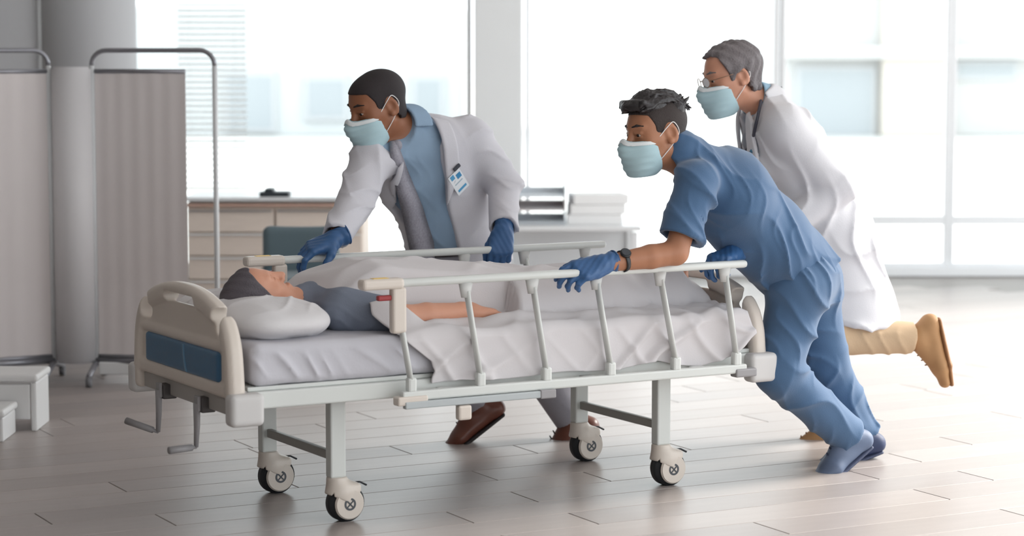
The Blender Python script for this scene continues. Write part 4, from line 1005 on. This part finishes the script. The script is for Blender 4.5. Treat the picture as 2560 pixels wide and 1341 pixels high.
    pts = [on(x, y, .012) for x, y in ((1904, 232), (1906, 262), (1900, 300), (1890, 340), (1876, 372), (1860, 392))]
    sch(tube('tubing', [neck-front*.09+trn*.02] + pts, .0065, mst, None, 10))
    p = on(1852, 404, .015); sch(cyl('chest_piece', p-np.array([0, .008, 0]), p+np.array([0, .008, 0]), .022, mat('steel_disc', (170, 172, 178), .25, metal=.8), None, 24, .003))
    o = [on(x, y, .012) for x, y in ((1880, 355), (1884, 400), (1892, 440))]; sch(tube('tubing', o, .0045, mst, None, 8))
    h = trace(1893, 388, coat, 8.2, 9.8)
    if h is not None:
        p, n = h; adopt(tube('pen', [p+n*.01+np.array([-.02, 0, .02]), p+n*.01+np.array([.03, 0, -.01])], .006, mat('pen_blue', (70, 120, 150), .4), None, 8), r)
    m_tan = mat('trouser_tan', (200, 172, 140), .85, bump=.1, bscale=220)
    tr = [('u', fc(hipL+lat*.02, hipR-lat*.02, .10, .10, trn, .95))]
    for hip, kn_, an in ((hipL, knL, anL), (hipR, knR, anR)): tr += [('u', rc(hip, kn_, .094, .082), .04), ('u', cut(rc(kn_, lerp(kn_, an, 1.15), .080, .058), lerp(kn_, an, .93), an-kn_), .025)]
    lo, hi = bnd([hipL, hipR, pel, knL, knR, anL, anR], .17)
    wsdf('trousers', tr, .007, m_tan, r, disp=warp_folds([((1, 0, .2), (0, .3, 1), .08, .006), ((.4, 0, 1), (1, 0, 0), .12, .006)]), bounds=(lo, hi), damp=.016)
    bt = mat('tan_suede', (176, 134, 92), .7, bump=.08); bs = mat('tan_sole', (150, 108, 72), .7)
    s1 = shoe(r, anL, tdL, dnL, bt, bs, .21); shoe(r, anR, tdR, dnR, bt, bs, .21)
doctor_b()

# ================================================================== PATIENT on the bed
def patient():
    X = lambda u, v, z: B3(u, v, z)
    hc = X(-.822, -.0, .716); r = person('patient in grey shirt lying on the bed under a white sheet', X(-.3, 0, .63))
    fw = BU*.50 + np.array([0, 0, .87]) - BV*.06; up = -BU*.87 + np.array([0, 0, .5]); A = frame_from(fw, up); hs = 1.02
    neck = X(-.64, 0, .695); pel = X(-.06, 0, .675); shR, shL = X(-.585, -.175, .685), X(-.585, .175, .68)
    elR, wrR = X(-.42, -.285, .665), X(-.16, -.262, .672); elL, wrL = X(-.36, .26, .64), X(-.12, .23, .635)
    hipR, hipL = X(-.03, -.09, .675), X(-.03, .09, .675); knR, knL = X(.37, -.10, .675), X(.37, .10, .675); anR, anL = X(.72, -.09, .665), X(.72, .09, .665)
    nk = hc + A@np.array([0, -.02, -.07])*hs
    body = [('u', in_frame(head_field, hc, A, hs)), ('u', rc(nk, neck, .052, .058), .03)]
    body += torso_ops(pel, neck, shL, shR, -.016, fl=.60) + arm_ops(shL, elL, wrL) + arm_ops(shR, elR, wrR) + leg_ops(hipL, knL, anL) + leg_ops(hipR, knR, anR)
    HR = hand_frame(BU+np.array([0, 0, -.12]), (0, 0, 1), BV); HL = hand_frame(BU, (0, 0, 1), -BV)
    for wr_, A_ in ((wrR, HR), (wrL, HL)):
        for op in hand_ops(curl=(.2, .22, .25, .3), bend2=(.3, .3, .3, .35), thumb=(.3, .2)): body.append((op[0], in_frame(op[1], wr_, A_, 1.04), op[2] if len(op) > 2 else .01))
    for an in (anR, anL): body += foot_ops(an, np.array([0, 0, 1.])+BU*.35, BU, .13)
    lo, hi = bnd([hc, neck, shR, shL, elR, elL, anR, anL], .17)
    wsdf('body', body, .0045, skinC, r, bounds=(lo, hi))
    head_parts(r, hc, A, hs, False, False, hair=mat('hair_salt', (92, 86, 92), .7, bump=.4, bscale=250, var=.3, vscale=20), hair_off=.006, kind='high', hdisp=lambda P: -.001*np.sin(P[:, 1]*200+P[:, 0]*90))
    m_g = mat('shirt_grey', (120, 128, 144), .85, bump=.1, bscale=200)
    sh = torso_ops(pel, neck-nrm(neck-pel)*.005, shL, shR, .004, fl=.64)
    for s_, e_ in ((shR, elR), (shL, elL)): sh += [('u', cut(rc(s_, lerp(s_, e_, 1.1), .072, .066), lerp(s_, e_, .86), e_-s_), .04)]
    sh += [('u', rc(neck-BU*.01, neck+BU*.03, .066, .07), .03), ('s', rc(neck, nk, .056, .07), .01)]
    wsdf('shirt', sh, .006, m_g, r, disp=warp_folds([(BU*.8+BV*.5+np.array([0, 0, .3]), (0, 0, 1), .07, .006), (BU*.3+np.array([0, 0, 1.]), BU, .05, .004)]), bounds=bnd([neck, shR, shL, elR, elL, pel], .16), damp=.014)
patient()

# ---- sheet draped over the patient
def blanket():
    NU, NP = 190, 150
    def ztop(u, v):
        b = .632
        t = np.interp(u, [-.75, -.60, -.45, -.25, -.05, .12, .30, .44, .58, .70, .76, .82, .92], [.07, .155, .205, .195, .175, .15, .140, .15, .13, .15, .18, .11, .012])
        wd = np.interp(u, [-.7, -.2, .1, .7, .9], [.30, .30, .29, .22, .20])
        sh = np.clip(1-(np.abs(v)/wd)**2.6, 0, 1)**.5
        sp = 1 - .22*np.exp(-(v/.05)**2)*np.clip((u-.08)/.15, 0, 1)
        return b + t*sh*sp
    V = np.zeros((NU, NP, 3)); rr = np.random.RandomState(4)
    ph = rr.rand(8)*6
    for j in range(NP):
        p = j/(NP-1)
        # cross position: far drop, top, near drop
        if p < .12: v = .452; k = -(.12-p)/.12*.10
        elif p < .72: v = .452 - (p-.12)/.60*.885; k = 0
        else: v = -.433; k = -(p-.72)/.28*1.0
        vv = float(np.interp(v, [-.433, -.33, -.25, -.1, .1, .25], [-.49, -.56, -.53, -.63, -.69, -.71]))
        if p > .72: vv = -.49 + .09*min(1, (p-.72)/.14)
        for i in range(NU):
            a = i/(NU-1); u = vv + (.875-vv)*a
            drop = np.interp(u, [-.5, .40, .50, .60, .68, .78, .90], [.150, .150, .135, .155, .165, .14, .05])
            if p <= .72:
                z = ztop(np.array([u]), np.array([v]))[0]
                e = min(max((.452-abs(v))/.03, 0), 1); z -= .02*(1-e)**2
                rd = (1-abs(math.sin(u*5.2+v*7+ph[0]+1.1*math.sin(v*9+ph[1]+u*3))))**2.5; rd2 = (1-abs(math.sin(u*8-v*11+ph[2]+.9*math.sin(u*7))))**3; z += .016*rd*(.5+.5*math.sin(v*8+u*4)) + .010*rd2 + .004*math.sin(u*17+v*26+ph[0]) + .005*math.sin(v*60+4*math.sin(u*5+ph[3]))*math.exp(-((abs(v)-.3)/.1)**2)
                z += .018*math.exp(-((v+.325)/.035)**2)*np.clip((u+.40)/.08, 0, 1)*np.clip((.50-u)/.1, 0, 1)*(1+.5*math.sin(u*14+ph[5]))
                z += .006*np.clip((u-.45)/.2, 0, 1)*math.sin(u*60+v*40+2*math.sin(v*22))
                if v < -.19 and u < .03: z = min(z, .632+.012+.01*math.exp(-((v+.325)/.05)**2)*np.clip((u+.4)/.2, 0, 1)+ .02*np.clip((v+.30)/.05*-1, 0, 1)*0) if v > -.31 else z
                z += .085*math.exp(-((v+.285)/.075)**2)*float(np.clip((-.375-u)/.06, 0, 1))
                z -= .035*max(0., 1-a/.07)**2*(1 if v > -.2 else .3)
                if k < 0: z += k
                V[i, j] = (u, v, z)
            else:
                q = (p-.72)/.28; zz = .612 + .004*math.sin(u*17) - drop*q
                bulge = .010 + .022*q*np.interp(u, [-.5, -.3, .3, .5, .62, .75, .9], [.3, .5, .6, .9, 1.2, .9, .4])
                fo = (.5-(1-abs(math.sin(u*13 + q*2.2 + .9*math.sin(u*6+ph[4]) + .5*math.sin(q*4+u*9))))**2*1.2 - .6*(1-abs(math.sin(u*21-q*2.6+ph[6])))**3)*.036*(.45+q) * np.interp(u, [-.5, -.25, 0, .2, .4, .6, .9], [.8, 1.2, .25, .4, .9, 1.5, 1.2])
                vmax = -.444
                V[i, j] = (u + .02*q*math.sin(u*9+ph[7]), max(min(v - .006 - bulge*.25 + fo*.6, -.424), -.462), zz)
    idx = np.arange(NU*NP).reshape(NU, NP); Fq = np.stack([idx[:-1, :-1], idx[:-1, 1:], idx[1:, 1:], idx[1:, :-1]], -1).reshape(-1, 4)
    me = mesh_np('bed_sheet', V.reshape(-1, 3), Fq); o = add('bed_sheet', me, m_blank); o.location = BC; o.rotation_euler = (0, 0, BYAW)
    md = o.modifiers.new('thick', 'SOLIDIFY'); md.thickness = .004; md.offset = 1
    ms = o.modifiers.new('smooth', 'SMOOTH'); ms.factor = .5; ms.iterations = 2
    tag(o, 'rumpled white sheet draped over the patient\'s body', 'sheet')
blanket()
